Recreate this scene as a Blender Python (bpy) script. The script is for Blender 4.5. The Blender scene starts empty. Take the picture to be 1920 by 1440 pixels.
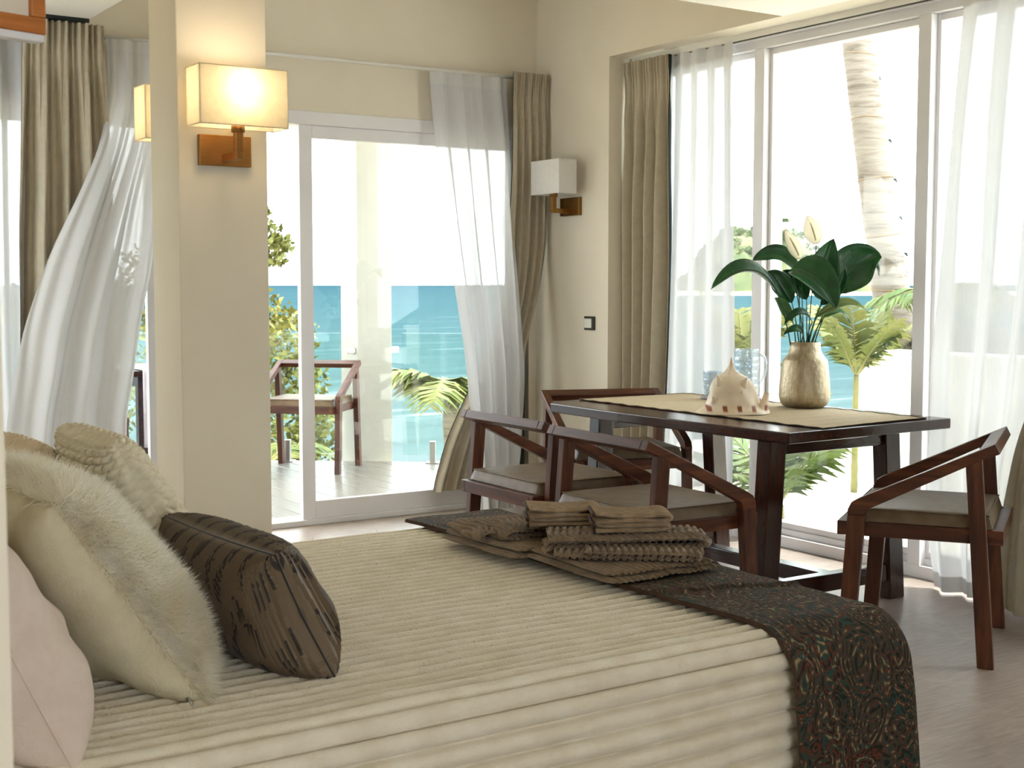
import bpy, math, random
import numpy as np
from mathutils import Vector, Matrix, noise as mnoise

random.seed(7)
rng = np.random.default_rng(7)
PI = math.pi
scene = bpy.context.scene
C = scene.collection

# ------------------------------------------------------------------ camera
YAW = math.radians(33.5)
PITCH = math.atan((720 - 534) / 2500.0)
cam_d = bpy.data.cameras.new('camera')
cam = bpy.data.objects.new('camera', cam_d)
C.objects.link(cam)
cam.location = (0, 0, 1.28)
cam.rotation_euler = (PI / 2 - PITCH, 0, -YAW)
cam_d.sensor_width = 36.0
cam_d.lens = 2500.0 / 1920.0 * 36.0
cam_d.clip_start = 0.05
cam_d.clip_end = 40000
cam_d.dof.use_dof = True
cam_d.dof.focus_distance = 4.0
cam_d.dof.aperture_fstop = 11.0
scene.camera = cam

# ------------------------------------------------------------------ sky, sun, exposure
world = bpy.data.worlds.new('world')
scene.world = world
world.use_nodes = True
bg = world.node_tree.nodes['Background']
bg.inputs['Color'].default_value = (0.90, 0.965, 1.0, 1)
bg.inputs['Strength'].default_value = 3.6
sun_d = bpy.data.lights.new('sun', 'SUN')
sun_d.energy = 3.4
sun_d.angle = math.radians(0.8)
sun_d.color = (1.0, 0.96, 0.89)
sun = bpy.data.objects.new('sun', sun_d)
C.objects.link(sun)
SUN_DIR = Vector((0.44, -0.27, 0.86)).normalized()
sun.rotation_euler = SUN_DIR.to_track_quat('Z', 'Y').to_euler()
scene.view_settings.view_transform = 'Standard'
scene.view_settings.look = 'None'
scene.view_settings.gamma = 1.0
scene.view_settings.use_curve_mapping = False
scene.view_settings.exposure = 1.1
cy = scene.cycles
cy.max_bounces = 10
cy.diffuse_bounces = 5
cy.glossy_bounces = 4
cy.transmission_bounces = 8
cy.transparent_max_bounces = 24
cy.sample_clamp_indirect = 8.0
cy.caustics_reflective = False
cy.caustics_refractive = False
cy.use_denoising = True

# ------------------------------------------------------------------ materials
def lin(r, g, b):
    f = lambda c: (c / 255) / 12.92 if c / 255 <= 0.04045 else ((c / 255 + 0.055) / 1.055) ** 2.4
    return (f(r), f(g), f(b), 1.0)

MATS = {}
def new_mat(name):
    m = bpy.data.materials.new(name)
    m.use_nodes = True
    MATS[name] = m
    nt = m.node_tree
    return m, nt, nt.nodes, nt.links, nt.nodes['Principled BSDF']

def N(nt, typ, **kw):
    n = nt.nodes.new(typ)
    for k, v in kw.items():
        if k in n.inputs:
            n.inputs[k].default_value = v
        else:
            setattr(n, k, v)
    return n

def ramp(nt, stops, interp='LINEAR'):
    n = nt.nodes.new('ShaderNodeValToRGB')
    cr = n.color_ramp
    cr.interpolation = interp
    while len(cr.elements) < len(stops):
        cr.elements.new(0.5)
    for e, (p, c) in zip(cr.elements, stops):
        e.position = p
        e.color = c
    return n

def mnode(nt, op, x, y=None):
    n = nt.nodes.new('ShaderNodeMath'); n.operation = op
    for k, v in ((0, x), (1, y)):
        if v is None: continue
        if isinstance(v, (int, float)): n.inputs[k].default_value = v
        else: nt.links.new(v, n.inputs[k])
    return n.outputs[0]

def coords(nt, which='Object', scale=(1, 1, 1), rot=(0, 0, 0)):
    tc = nt.nodes.new('ShaderNodeTexCoord')
    mp = nt.nodes.new('ShaderNodeMapping')
    mp.inputs['Scale'].default_value = scale
    mp.inputs['Rotation'].default_value = rot
    nt.links.new(tc.outputs[which], mp.inputs['Vector'])
    return mp.outputs['Vector']

def mottled(name, c1, c2, scale=6.0, rough=0.8, bump=0.0, bscale=80.0, stretch=(1, 1, 1), spec=0.3, detail=5, metallic=0.0, which='Object', sheen=0.0, p0=.35, p1=.65):
    m, nt, nd, lk, b = new_mat(name)
    v = coords(nt, which, stretch)
    n = N(nt, 'ShaderNodeTexNoise', Scale=scale, Detail=detail)
    lk.new(v, n.inputs['Vector'])
    r = ramp(nt, [(p0, c1), (p1, c2)])
    lk.new(n.outputs['Fac'], r.inputs['Fac'])
    lk.new(r.outputs['Color'], b.inputs['Base Color'])
    b.inputs['Roughness'].default_value = rough
    b.inputs['Metallic'].default_value = metallic
    b.inputs['Specular IOR Level'].default_value = spec
    if sheen:
        b.inputs['Sheen Weight'].default_value = sheen
    if bump:
        n2 = N(nt, 'ShaderNodeTexNoise', Scale=bscale, Detail=3.0)
        lk.new(v, n2.inputs['Vector'])
        bp = N(nt, 'ShaderNodeBump', Strength=bump, Distance=0.01)
        lk.new(n2.outputs['Fac'], bp.inputs['Height'])
        lk.new(bp.outputs['Normal'], b.inputs['Normal'])
    return m

def woven(name, c1, c2, sc=900.0, rough=0.85, bump=0.25, translucent=0.0, stretch=(1, 1, 1)):
    """fabric: fine crossed threads over a soft mottle"""
    m, nt, nd, lk, b = new_mat(name)
    v = coords(nt, 'Object')
    n = N(nt, 'ShaderNodeTexNoise', Scale=sc * .05, Detail=6.0, Roughness=0.7)
    lk.new(v, n.inputs['Vector'])
    r = ramp(nt, [(.35, c1), (.65, c2)])
    lk.new(n.outputs['Fac'], r.inputs['Fac'])
    lk.new(r.outputs['Color'], b.inputs['Base Color'])
    b.inputs['Roughness'].default_value = rough
    b.inputs['Specular IOR Level'].default_value = 0.15
    n2 = N(nt, 'ShaderNodeTexNoise', Scale=sc * .4, Detail=2.0)
    v2 = coords(nt, 'Object', stretch)
    lk.new(v2, n2.inputs['Vector'])
    bp = N(nt, 'ShaderNodeBump', Strength=bump, Distance=0.003)
    lk.new(n2.outputs['Fac'], bp.inputs['Height'])
    lk.new(bp.outputs['Normal'], b.inputs['Normal'])
    if translucent:
        out = nd['Material Output']
        t = N(nt, 'ShaderNodeBsdfTranslucent')
        lk.new(r.outputs['Color'], t.inputs['Color'])
        mx = N(nt, 'ShaderNodeMixShader')
        mx.inputs['Fac'].default_value = translucent
        lk.new(b.outputs[0], mx.inputs[1])
        lk.new(t.outputs[0], mx.inputs[2])
        lk.new(mx.outputs[0], out.inputs['Surface'])
    return m

def wood(name, dark, mid, light, axis='Y', rough=0.3, spec=0.5, scale=1.0):
    m, nt, nd, lk, b = new_mat(name)
    st = {'X': (1.2, 14, 14), 'Y': (14, 1.2, 14), 'Z': (14, 14, 1.2)}[axis]
    v = coords(nt, 'Object', tuple(s * scale for s in st))
    n = N(nt, 'ShaderNodeTexNoise', Scale=2.2, Detail=8.0, Roughness=0.62, Distortion=0.8)
    lk.new(v, n.inputs['Vector'])
    oi = N(nt, 'ShaderNodeObjectInfo')
    r = ramp(nt, [(.25, dark), (.5, mid), (.75, light)])
    lk.new(n.outputs['Fac'], r.inputs['Fac'])
    lk.new(r.outputs['Color'], b.inputs['Base Color'])
    b.inputs['Roughness'].default_value = rough
    b.inputs['Specular IOR Level'].default_value = spec
    bp = N(nt, 'ShaderNodeBump', Strength=0.12, Distance=0.004)
    lk.new(n.outputs['Fac'], bp.inputs['Height'])
    lk.new(bp.outputs['Normal'], b.inputs['Normal'])
    return m

def metal(name, c, rough=0.3, aniso=0.0, c2=None, stretch=(3, 60, 60)):
    m, nt, nd, lk, b = new_mat(name)
    v = coords(nt, 'Object', stretch)
    n = N(nt, 'ShaderNodeTexNoise', Scale=6.0, Detail=4.0)
    lk.new(v, n.inputs['Vector'])
    r = ramp(nt, [(.3, c), (.7, c2 or c)])
    lk.new(n.outputs['Fac'], r.inputs['Fac'])
    lk.new(r.outputs['Color'], b.inputs['Base Color'])
    b.inputs['Metallic'].default_value = 1.0
    b.inputs['Roughness'].default_value = rough
    return m

def sheer_mat(name, col, see=0.45):
    m, nt, nd, lk, b = new_mat(name)
    nd.remove(b)
    out = nd['Material Output']
    tr = N(nt, 'ShaderNodeBsdfTransparent')
    tl = N(nt, 'ShaderNodeBsdfTranslucent', Color=col)
    df = N(nt, 'ShaderNodeBsdfDiffuse', Color=col)
    m1 = N(nt, 'ShaderNodeMixShader'); m1.inputs['Fac'].default_value = 0.22
    lk.new(df.outputs[0], m1.inputs[1]); lk.new(tl.outputs[0], m1.inputs[2])
    # the weave closes up when seen along the cloth, and its thread count wanders a little
    lw = N(nt, 'ShaderNodeLayerWeight', Blend=0.35)
    v = coords(nt, 'Object', (60, 60, 5))
    n = N(nt, 'ShaderNodeTexNoise', Scale=3.0, Detail=4.0)
    lk.new(v, n.inputs['Vector'])
    a = N(nt, 'ShaderNodeMath', operation='MULTIPLY'); a.inputs[1].default_value = 0.55
    lk.new(lw.outputs['Facing'], a.inputs[0])
    s = N(nt, 'ShaderNodeMath', operation='MULTIPLY_ADD'); s.inputs[1].default_value = 0.10; s.inputs[2].default_value = 1 - see - 0.05
    lk.new(n.outputs['Fac'], s.inputs[0])
    t = N(nt, 'ShaderNodeMath', operation='ADD', use_clamp=True)
    lk.new(a.outputs[0], t.inputs[0]); lk.new(s.outputs[0], t.inputs[1])
    m2 = N(nt, 'ShaderNodeMixShader')
    lk.new(t.outputs[0], m2.inputs['Fac'])
    lk.new(tr.outputs[0], m2.inputs[1]); lk.new(m1.outputs[0], m2.inputs[2])
    lk.new(m2.outputs[0], out.inputs['Surface'])
    return m

def schlick(nt, f0, normal=None):
    lw = nt.nodes.new('ShaderNodeLayerWeight'); lw.inputs['Blend'].default_value = .5
    if normal is not None: nt.links.new(normal, lw.inputs['Normal'])
    return mnode(nt, 'ADD', mnode(nt, 'MULTIPLY', mnode(nt, 'POWER', lw.outputs['Facing'], 5.0), 1 - f0), f0)

def pane_mat(name, tint=(0.97, 0.99, 0.985, 1), gain=1.0):
    m, nt, nd, lk, b = new_mat(name)
    nd.remove(b)
    out = nd['Material Output']
    tr = N(nt, 'ShaderNodeBsdfTransparent', Color=tint)
    gl = N(nt, 'ShaderNodeBsdfGlossy', Roughness=0.01)
    mx = N(nt, 'ShaderNodeMixShader')
    lk.new(schlick(nt, .025), mx.inputs['Fac']); lk.new(tr.outputs[0], mx.inputs[1]); lk.new(gl.outputs[0], mx.inputs[2])
    lk.new(mx.outputs[0], out.inputs['Surface'])
    return m

mottled('wall', lin(224, 214, 195), lin(229, 219, 201), 3, .9, .04, 120)
mottled('ceiling', lin(243, 239, 229), lin(246, 242, 233), 3, .9)
mottled('frame_white', lin(226, 223, 224), lin(232, 229, 229), 4, .45)
mottled('frame_dark', lin(20, 28, 28), lin(28, 36, 34), 4, .5)
mottled('column_plaster', lin(160, 159, 152), lin(168, 167, 160), 2, .8, .1, 60)
mottled('exterior_white', lin(240, 238, 230), lin(246, 244, 238), 2, .8, .1, 60)
for ax, nm in (('Y', 'wood_table'), ('Z', 'wood_table_leg'), ('X', 'wood_table_bar')):
    wood(nm, lin(34, 16, 11), lin(50, 25, 17), lin(66, 34, 23), ax, .2)
wood('wood_chair', lin(40, 20, 11), lin(76, 41, 24), lin(110, 64, 38), 'Z', .42, .3)
wood('wood_chair_rail', lin(40, 20, 11), lin(76, 41, 24), lin(110, 64, 38), 'X', .42, .3)
wood('wood_chair_arm', lin(42, 20, 11), lin(80, 43, 25), lin(116, 67, 40), 'Y', .4, .3)
wood('wood_orange', lin(150, 84, 34), lin(186, 112, 52), lin(206, 132, 68), 'X', .4)
mottled('leather', lin(100, 83, 64), lin(112, 95, 75), 20, .5, .12, 240, spec=.3)
woven('curtain_cloth', lin(178, 167, 146), lin(188, 177, 156), 500, .9, .15)
mottled('curtain_lining', lin(16, 34, 34), lin(22, 42, 40), 8, .6)
sheer_mat('sheer', (0.70, 0.695, 0.705, 1), .11)
sheer_mat('sheer_hem', (0.74, 0.73, 0.72, 1), .10)
pane_mat('pane')
pane_mat('balustrade_glass', (0.93, 0.985, 0.97, 1))
metal('brass', lin(178, 130, 76), .36, c2=lin(168, 120, 70))
metal('brass_dark', lin(150, 112, 62), .34, c2=lin(128, 92, 50))
metal('steel', lin(190, 190, 186), .3)
mottled('rail_white', lin(225, 222, 214), lin(230, 226, 218), 4, .5)
woven('shade_linen', lin(236, 229, 210), lin(243, 237, 221), 900, .9, .3, translucent=.55)
woven('shade_white', lin(236, 232, 226), lin(242, 238, 232), 900, .9, .3, translucent=.25)
mottled('switch_dark', lin(52, 50, 44), lin(58, 56, 50), 6, .4)
mottled('switch_white', lin(222, 218, 208), lin(228, 224, 214), 6, .4)
mottled('plush', lin(226, 215, 192), lin(237, 228, 209), 14, 1.0, .28, 240, spec=0, sheen=.25)
mottled('plush_fibre', lin(224, 213, 190), lin(242, 235, 217), 30, 1.0, spec=0, sheen=.2)
mottled('mattress', lin(214, 206, 190), lin(220, 212, 196), 5, .9)
woven('fur', lin(244, 238, 220), lin(252, 249, 240), 300, .95, .0, translucent=.6)
woven('linen_cream', lin(206, 196, 166), lin(216, 206, 178), 400, .9, .3)
woven('cotton_pink', lin(214, 195, 181), lin(222, 204, 191), 400, .9, .2)
mottled('chenille', lin(222, 211, 184), lin(232, 222, 197), 40, 1.0, .25, 300, spec=0, sheen=.2)
mottled('chenille_warm', lin(216, 196, 164), lin(228, 210, 180), 40, 1.0, .25, 300, spec=0, sheen=.2)
mottled('towel', lin(112, 92, 70), lin(136, 114, 88), 30, 1.0, .3, 400, spec=0, sheen=.3)
mottled('towel_light', lin(142, 120, 94), lin(168, 145, 116), 40, 1.0, .3, 400, spec=0, sheen=.3)
mottled('towel_hem', lin(64, 46, 34), lin(76, 56, 42), 30, .9)
mottled('coaster', lin(150, 146, 150), lin(164, 160, 164), 30, .8)
mottled('leaf_dark', lin(14, 58, 30), lin(34, 92, 42), 12, .32, .2, 60, spec=.5)
mottled('leaf_mid', lin(50, 96, 44), lin(84, 128, 66), 12, .36, .2, 60, spec=.5)
mottled('leaf_pale', lin(120, 140, 84), lin(150, 164, 104), 12, .4, .2, 60, spec=.4)
mottled('lily_stem', lin(18, 62, 30), lin(44, 94, 48), 20, .45)
woven('spathe', lin(246, 240, 224), lin(250, 246, 234), 100, .6, .1, translucent=.55)
mottled('spadix', lin(226, 204, 160), lin(236, 218, 178), 90, .8, .6, 300)
mottled('palm_leaf', lin(88, 98, 38), lin(124, 123, 62), 3, .55)
mottled('palm_leaf_green', lin(70, 92, 42), lin(108, 120, 60), 3, .55)
mottled('palm_stem', lin(112, 112, 66), lin(134, 128, 84), 6, .6)
mottled('dry_leaf', lin(176, 148, 100), lin(204, 178, 134), 8, .8)
mottled('tree_leaf', lin(84, 90, 38), lin(122, 121, 62), 1.5, .6)
mottled('tree_leaf_green', lin(70, 86, 54), lin(100, 108, 66), 1.5, .6)
mottled('bark', lin(120, 100, 78), lin(150, 128, 100), 10, .9, .5, 40)
mottled('concrete_ground', lin(236, 230, 216), lin(246, 241, 230), 2, .9)
mottled('sand', lin(226, 206, 172), lin(240, 224, 194), 1, .95)
mottled('towel_lilac', lin(196, 190, 204), lin(208, 202, 214), 10, .9, .3, 200)
mottled('garden', lin(92, 112, 48), lin(150, 152, 76), 1.2, .95)
mottled('light_bulb_cord', lin(40, 60, 60), lin(52, 72, 70), 10, .6)

def floor_mat():
    m, nt, nd, lk, b = new_mat('floor_tile')
    v = coords(nt, 'Object', (1, 1, 1), (0, 0, .4))
    n1 = N(nt, 'ShaderNodeTexNoise', Scale=2.2, Detail=8.0, Roughness=.65, Distortion=1.2)
    lk.new(v, n1.inputs['Vector'])
    v2 = coords(nt, 'Object', (3, 26, 1), (0, 0, .55))
    n2 = N(nt, 'ShaderNodeTexNoise', Scale=3.0, Detail=6.0, Roughness=.6)
    lk.new(v2, n2.inputs['Vector'])
    mx = N(nt, 'ShaderNodeMix', data_type='FLOAT'); mx.inputs[0].default_value = .45
    lk.new(n1.outputs['Fac'], mx.inputs[2]); lk.new(n2.outputs['Fac'], mx.inputs[3])
    r = ramp(nt, [(.32, lin(134, 120, 110)), (.5, lin(158, 144, 134)), (.68, lin(182, 169, 158))])
    lk.new(mx.outputs[0], r.inputs['Fac'])
    lk.new(r.outputs['Color'], b.inputs['Base Color'])
    b.inputs['Roughness'].default_value = .38
    bp = N(nt, 'ShaderNodeBump', Strength=.25, Distance=.004)
    lk.new(mx.outputs[0], bp.inputs['Height'])
    lk.new(bp.outputs['Normal'], b.inputs['Normal'])
floor_mat()

def deck_mat():
    m, nt, nd, lk, b = new_mat('deck_plank')
    v = coords(nt, 'Object', (20, 1.2, 10))
    n = N(nt, 'ShaderNodeTexNoise', Scale=2.0, Detail=8.0, Roughness=.65)
    lk.new(v, n.inputs['Vector'])
    r = ramp(nt, [(.3, lin(110, 102, 93)), (.7, lin(136, 130, 123))])
    lk.new(n.outputs['Fac'], r.inputs['Fac'])
    lk.new(r.outputs['Color'], b.inputs['Base Color'])
    b.inputs['Roughness'].default_value = .3
deck_mat()

def paisley_mat():
    m, nt, nd, lk, b = new_mat('paisley')
    tc = N(nt, 'ShaderNodeTexCoord')
    uv = tc.outputs['UV']
    # swirl the cloth coordinates, then draw nested teardrop rings around scattered centres
    n = N(nt, 'ShaderNodeTexNoise', Scale=7.0, Detail=2.0)
    lk.new(uv, n.inputs['Vector'])
    sub = N(nt, 'ShaderNodeVectorMath', operation='SUBTRACT'); sub.inputs[1].default_value = (.5, .5, .5)
    lk.new(n.outputs['Color'], sub.inputs[0])
    sc = N(nt, 'ShaderNodeVectorMath', operation='SCALE'); sc.inputs['Scale'].default_value = .11
    lk.new(sub.outputs[0], sc.inputs[0])
    add = N(nt, 'ShaderNodeVectorMath', operation='ADD')
    lk.new(uv, add.inputs[0]); lk.new(sc.outputs[0], add.inputs[1])
    st = N(nt, 'ShaderNodeMapping'); st.inputs['Scale'].default_value = (1.35, .8, 1); st.inputs['Rotation'].default_value = (0, 0, .5)
    lk.new(add.outputs[0], st.inputs['Vector'])
    vo = N(nt, 'ShaderNodeTexVoronoi', Scale=10.5); vo.inputs['Randomness'].default_value = .8
    lk.new(st.outputs[0], vo.inputs['Vector'])
    vs = N(nt, 'ShaderNodeTexVoronoi', Scale=32.0)
    lk.new(add.outputs[0], vs.inputs['Vector'])
    # rings
    m1 = N(nt, 'ShaderNodeMath', operation='MULTIPLY'); m1.inputs[1].default_value = 38.0
    lk.new(vo.outputs['Distance'], m1.inputs[0])
    sn = N(nt, 'ShaderNodeMath', operation='SINE'); lk.new(m1.outputs[0], sn.inputs[0])
    m2 = N(nt, 'ShaderNodeMath', operation='MULTIPLY'); m2.inputs[1].default_value = 20.0
    lk.new(vs.outputs['Distance'], m2.inputs[0])
    sn2 = N(nt, 'ShaderNodeMath', operation='SINE'); lk.new(m2.outputs[0], sn2.inputs[0])
    s = N(nt, 'ShaderNodeMath', operation='MULTIPLY_ADD'); s.inputs[1].default_value = .6
    lk.new(sn2.outputs[0], s.inputs[0]); lk.new(sn.outputs[0], s.inputs[2])
    mr = N(nt, 'ShaderNodeMapRange'); mr.inputs['From Min'].default_value = -1.6; mr.inputs['From Max'].default_value = 1.6
    lk.new(s.outputs[0], mr.inputs['Value'])
    r1 = ramp(nt, [(0, lin(34, 39, 34)), (.3, lin(54, 50, 40)), (.42, lin(122, 56, 43)), (.52, lin(58, 48, 39)), (.66, lin(42, 78, 74)), (.8, lin(60, 54, 43)), (1, lin(152, 130, 94))])
    r2 = ramp(nt, [(0, lin(34, 42, 38)), (.3, lin(56, 53, 41)), (.45, lin(42, 80, 77)), (.6, lin(60, 48, 39)), (.75, lin(116, 58, 42)), (.88, lin(52, 52, 42)), (1, lin(142, 130, 98))])
    lk.new(mr.outputs[0], r1.inputs['Fac']); lk.new(mr.outputs[0], r2.inputs['Fac'])
    pick = ramp(nt, [(.42, (0, 0, 0, 1)), (.58, (1, 1, 1, 1))])
    n3 = N(nt, 'ShaderNodeTexNoise', Scale=9.0, Detail=3.0)
    lk.new(uv, n3.inputs['Vector']); lk.new(n3.outputs['Fac'], pick.inputs['Fac'])
    mx = N(nt, 'ShaderNodeMix', data_type='RGBA')
    lk.new(pick.outputs['Color'], mx.inputs[0]); lk.new(r1.outputs['Color'], mx.inputs[6]); lk.new(r2.outputs['Color'], mx.inputs[7])
    lk.new(mx.outputs[2], b.inputs['Base Color'])
    b.inputs['Roughness'].default_value = .85
    b.inputs['Specular IOR Level'].default_value = .08
    n4 = N(nt, 'ShaderNodeTexNoise', Scale=900.0, Detail=1.0)
    lk.new(uv, n4.inputs['Vector'])
    bp = N(nt, 'ShaderNodeBump', Strength=.2, Distance=.002)
    lk.new(n4.outputs['Fac'], bp.inputs['Height']); lk.new(bp.outputs['Normal'], b.inputs['Normal'])
paisley_mat()

def pleat_mat():
    """taupe satin with narrow tucks; UV.x counts tucks, dark slits where the tucks are twisted open"""
    m, nt, nd, lk, b = new_mat('pleated_satin')
    tc = N(nt, 'ShaderNodeTexCoord')
    sep = N(nt, 'ShaderNodeSeparateXYZ'); lk.new(tc.outputs['UV'], sep.inputs[0])
    fr = N(nt, 'ShaderNodeMath', operation='FRACT'); lk.new(sep.outputs[0], fr.inputs[0])
    slit = ramp(nt, [(.0, (1, 1, 1, 1)), (.3, (1, 1, 1, 1)), (.38, (0, 0, 0, 1))])
    lk.new(fr.outputs[0], slit.inputs['Fac'])
    M = lambda op, x, y=None: mnode(nt, op, x, y)
    i = M('FLOOR', sep.outputs[0])
    ph = M('MULTIPLY', M('SINE', M('MULTIPLY', i, .42)), .42)
    vv = M('FRACT', M('ADD', M('MULTIPLY', sep.outputs[1], .95), M('ADD', ph, 7.3)))
    g1 = M('LESS_THAN', vv, .42)
    g2 = M('GREATER_THAN', M('SINE', M('MULTIPLY', i, .9)), -.55)
    gate = M('MULTIPLY', g1, g2)
    mu = N(nt, 'ShaderNodeMath', operation='MULTIPLY')
    lk.new(slit.outputs['Color'], mu.inputs[0]); lk.new(gate, mu.inputs[1])
    mx = N(nt, 'ShaderNodeMix', data_type='RGBA')
    mx.inputs[6].default_value = lin(106, 88, 67); mx.inputs[7].default_value = lin(34, 27, 22)
    lk.new(mu.outputs[0], mx.inputs[0])
    lk.new(mx.outputs[2], b.inputs['Base Color'])
    b.inputs['Roughness'].default_value = .5
    b.inputs['Sheen Weight'].default_value = .2
pleat_mat()

def sea_mat():
    m, nt, nd, lk, b = new_mat('sea_water')
    tc = N(nt, 'ShaderNodeTexCoord')
    # water gets deeper, and bluer, away from the shore (object origin lies on the beach)
    ln = N(nt, 'ShaderNodeVectorMath', operation='LENGTH'); lk.new(tc.outputs['Object'], ln.inputs[0])
    n0 = N(nt, 'ShaderNodeTexNoise', Scale=.02, Detail=3.0); lk.new(tc.outputs['Object'], n0.inputs['Vector'])
    lg = N(nt, 'ShaderNodeMath', operation='LOGARITHM'); lg.inputs[1].default_value = 10.0
    lk.new(ln.outputs['Value'], lg.inputs[0])
    ad = N(nt, 'ShaderNodeMath', operation='MULTIPLY_ADD'); ad.inputs[1].default_value = .25
    lk.new(n0.outputs['Fac'], ad.inputs[0]); lk.new(lg.outputs[0], ad.inputs[2])
    mr = N(nt, 'ShaderNodeMapRange'); mr.inputs['From Min'].default_value = 1.5; mr.inputs['From Max'].default_value = 3.6
    lk.new(ad.outputs[0], mr.inputs['Value'])
    r = ramp(nt, [(0, (.14, .155, .155, 1)), (.08, (.075, .103, .103, 1)), (.25, (.040, .074, .078, 1)), (.5, (.026, .060, .069, 1)), (1, (.020, .048, .062, 1))])
    lk.new(mr.outputs[0], r.inputs['Fac'])
    mp = N(nt, 'ShaderNodeMapping'); mp.inputs['Rotation'].default_value = (0, 0, -.95); mp.inputs['Scale'].default_value = (.05, .45, 1)
    lk.new(tc.outputs['Object'], mp.inputs['Vector'])
    n = N(nt, 'ShaderNodeTexNoise', Scale=1.0, Detail=6.0, Roughness=.6); lk.new(mp.outputs[0], n.inputs['Vector'])
    foam = ramp(nt, [(.6, (0, 0, 0, 1)), (.74, (1, 1, 1, 1))])
    lk.new(n.outputs['Fac'], foam.inputs['Fac'])
    near = ramp(nt, [(0, (1, 1, 1, 1)), (.25, (.45, .45, .45, 1)), (1, (.2, .2, .2, 1))])
    lk.new(mr.outputs[0], near.inputs['Fac'])
    mu = N(nt, 'ShaderNodeMath', operation='MULTIPLY'); lk.new(foam.outputs['Color'], mu.inputs[0]); lk.new(near.outputs['Color'], mu.inputs[1])
    sw = ramp(nt, [(.35, (.75, .75, .75, 1)), (.65, (1.2, 1.2, 1.2, 1))])
    lk.new(n.outputs['Fac'], sw.inputs['Fac'])
    ml = N(nt, 'ShaderNodeMix', data_type='RGBA', blend_type='MULTIPLY'); ml.inputs[0].default_value = .5
    lk.new(r.outputs['Color'], ml.inputs[6]); lk.new(sw.outputs['Color'], ml.inputs[7])
    mx = N(nt, 'ShaderNodeMix', data_type='RGBA'); mx.inputs[7].default_value = (.4, .4, .4, 1)
    lk.new(mu.outputs[0], mx.inputs[0]); lk.new(ml.outputs[2], mx.inputs[6])
    nd.remove(b)
    d = N(nt, 'ShaderNodeBsdfDiffuse')
    lk.new(mx.outputs[2], d.inputs['Color'])
    lk.new(d.outputs[0], nd['Material Output'].inputs['Surface'])
sea_mat()

def island_mat():
    m, nt, nd, lk, b = new_mat('island_cover')
    v = coords(nt, 'Object')
    n = N(nt, 'ShaderNodeTexNoise', Scale=.12, Detail=8.0, Roughness=.7); lk.new(v, n.inputs['Vector'])
    r = ramp(nt, [(.3, lin(70, 84, 58)), (.5, lin(96, 104, 66)), (.62, lin(116, 108, 80)), (.75, lin(126, 114, 90))])
    lk.new(n.outputs['Fac'], r.inputs['Fac']); lk.new(r.outputs['Color'], b.inputs['Base Color'])
    b.inputs['Roughness'].default_value = 1
island_mat()

def trunk_mat():
    m, nt, nd, lk, b = new_mat('palm_bark')
    tc = N(nt, 'ShaderNodeTexCoord')
    mp = N(nt, 'ShaderNodeMapping'); mp.inputs['Scale'].default_value = (3, 3, 22)
    lk.new(tc.outputs['Object'], mp.inputs['Vector'])
    n = N(nt, 'ShaderNodeTexNoise', Scale=1.0, Detail=7.0, Roughness=.65, Distortion=.6); lk.new(mp.outputs[0], n.inputs['Vector'])
    r = ramp(nt, [(.3, lin(84, 73, 62)), (.46, lin(122, 112, 102)), (.7, lin(140, 131, 122))])
    lk.new(n.outputs['Fac'], r.inputs['Fac']); lk.new(r.outputs['Color'], b.inputs['Base Color'])
    b.inputs['Roughness'].default_value = .9
    bp = N(nt, 'ShaderNodeBump', Strength=.6, Distance=.02)
    lk.new(n.outputs['Fac'], bp.inputs['Height']); lk.new(bp.outputs['Normal'], b.inputs['Normal'])
trunk_mat()

def mat_runner():
    m, nt, nd, lk, b = new_mat('mat_weave')
    v = coords(nt, 'Object', (1, 1, 1))
    w = N(nt, 'ShaderNodeTexWave', Scale=38.0, Distortion=1.2, Detail=2.0, bands_direction='Y'); w.inputs['Detail Scale'].default_value = 2
    lk.new(v, w.inputs['Vector'])
    n = N(nt, 'ShaderNodeTexNoise', Scale=160.0, Detail=2.0); lk.new(v, n.inputs['Vector'])
    mx = N(nt, 'ShaderNodeMix', data_type='FLOAT'); mx.inputs[0].default_value = .5
    lk.new(w.outputs['Fac'], mx.inputs[2]); lk.new(n.outputs['Fac'], mx.inputs[3])
    r = ramp(nt, [(.2, lin(156, 136, 104)), (.8, lin(204, 184, 150))])
    lk.new(mx.outputs[0], r.inputs['Fac']); lk.new(r.outputs['Color'], b.inputs['Base Color'])
    b.inputs['Roughness'].default_value = .9
    bp = N(nt, 'ShaderNodeBump', Strength=.5, Distance=.004)
    lk.new(mx.outputs[0], bp.inputs['Height']); lk.new(bp.outputs['Normal'], b.inputs['Normal'])
mat_runner()

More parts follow.
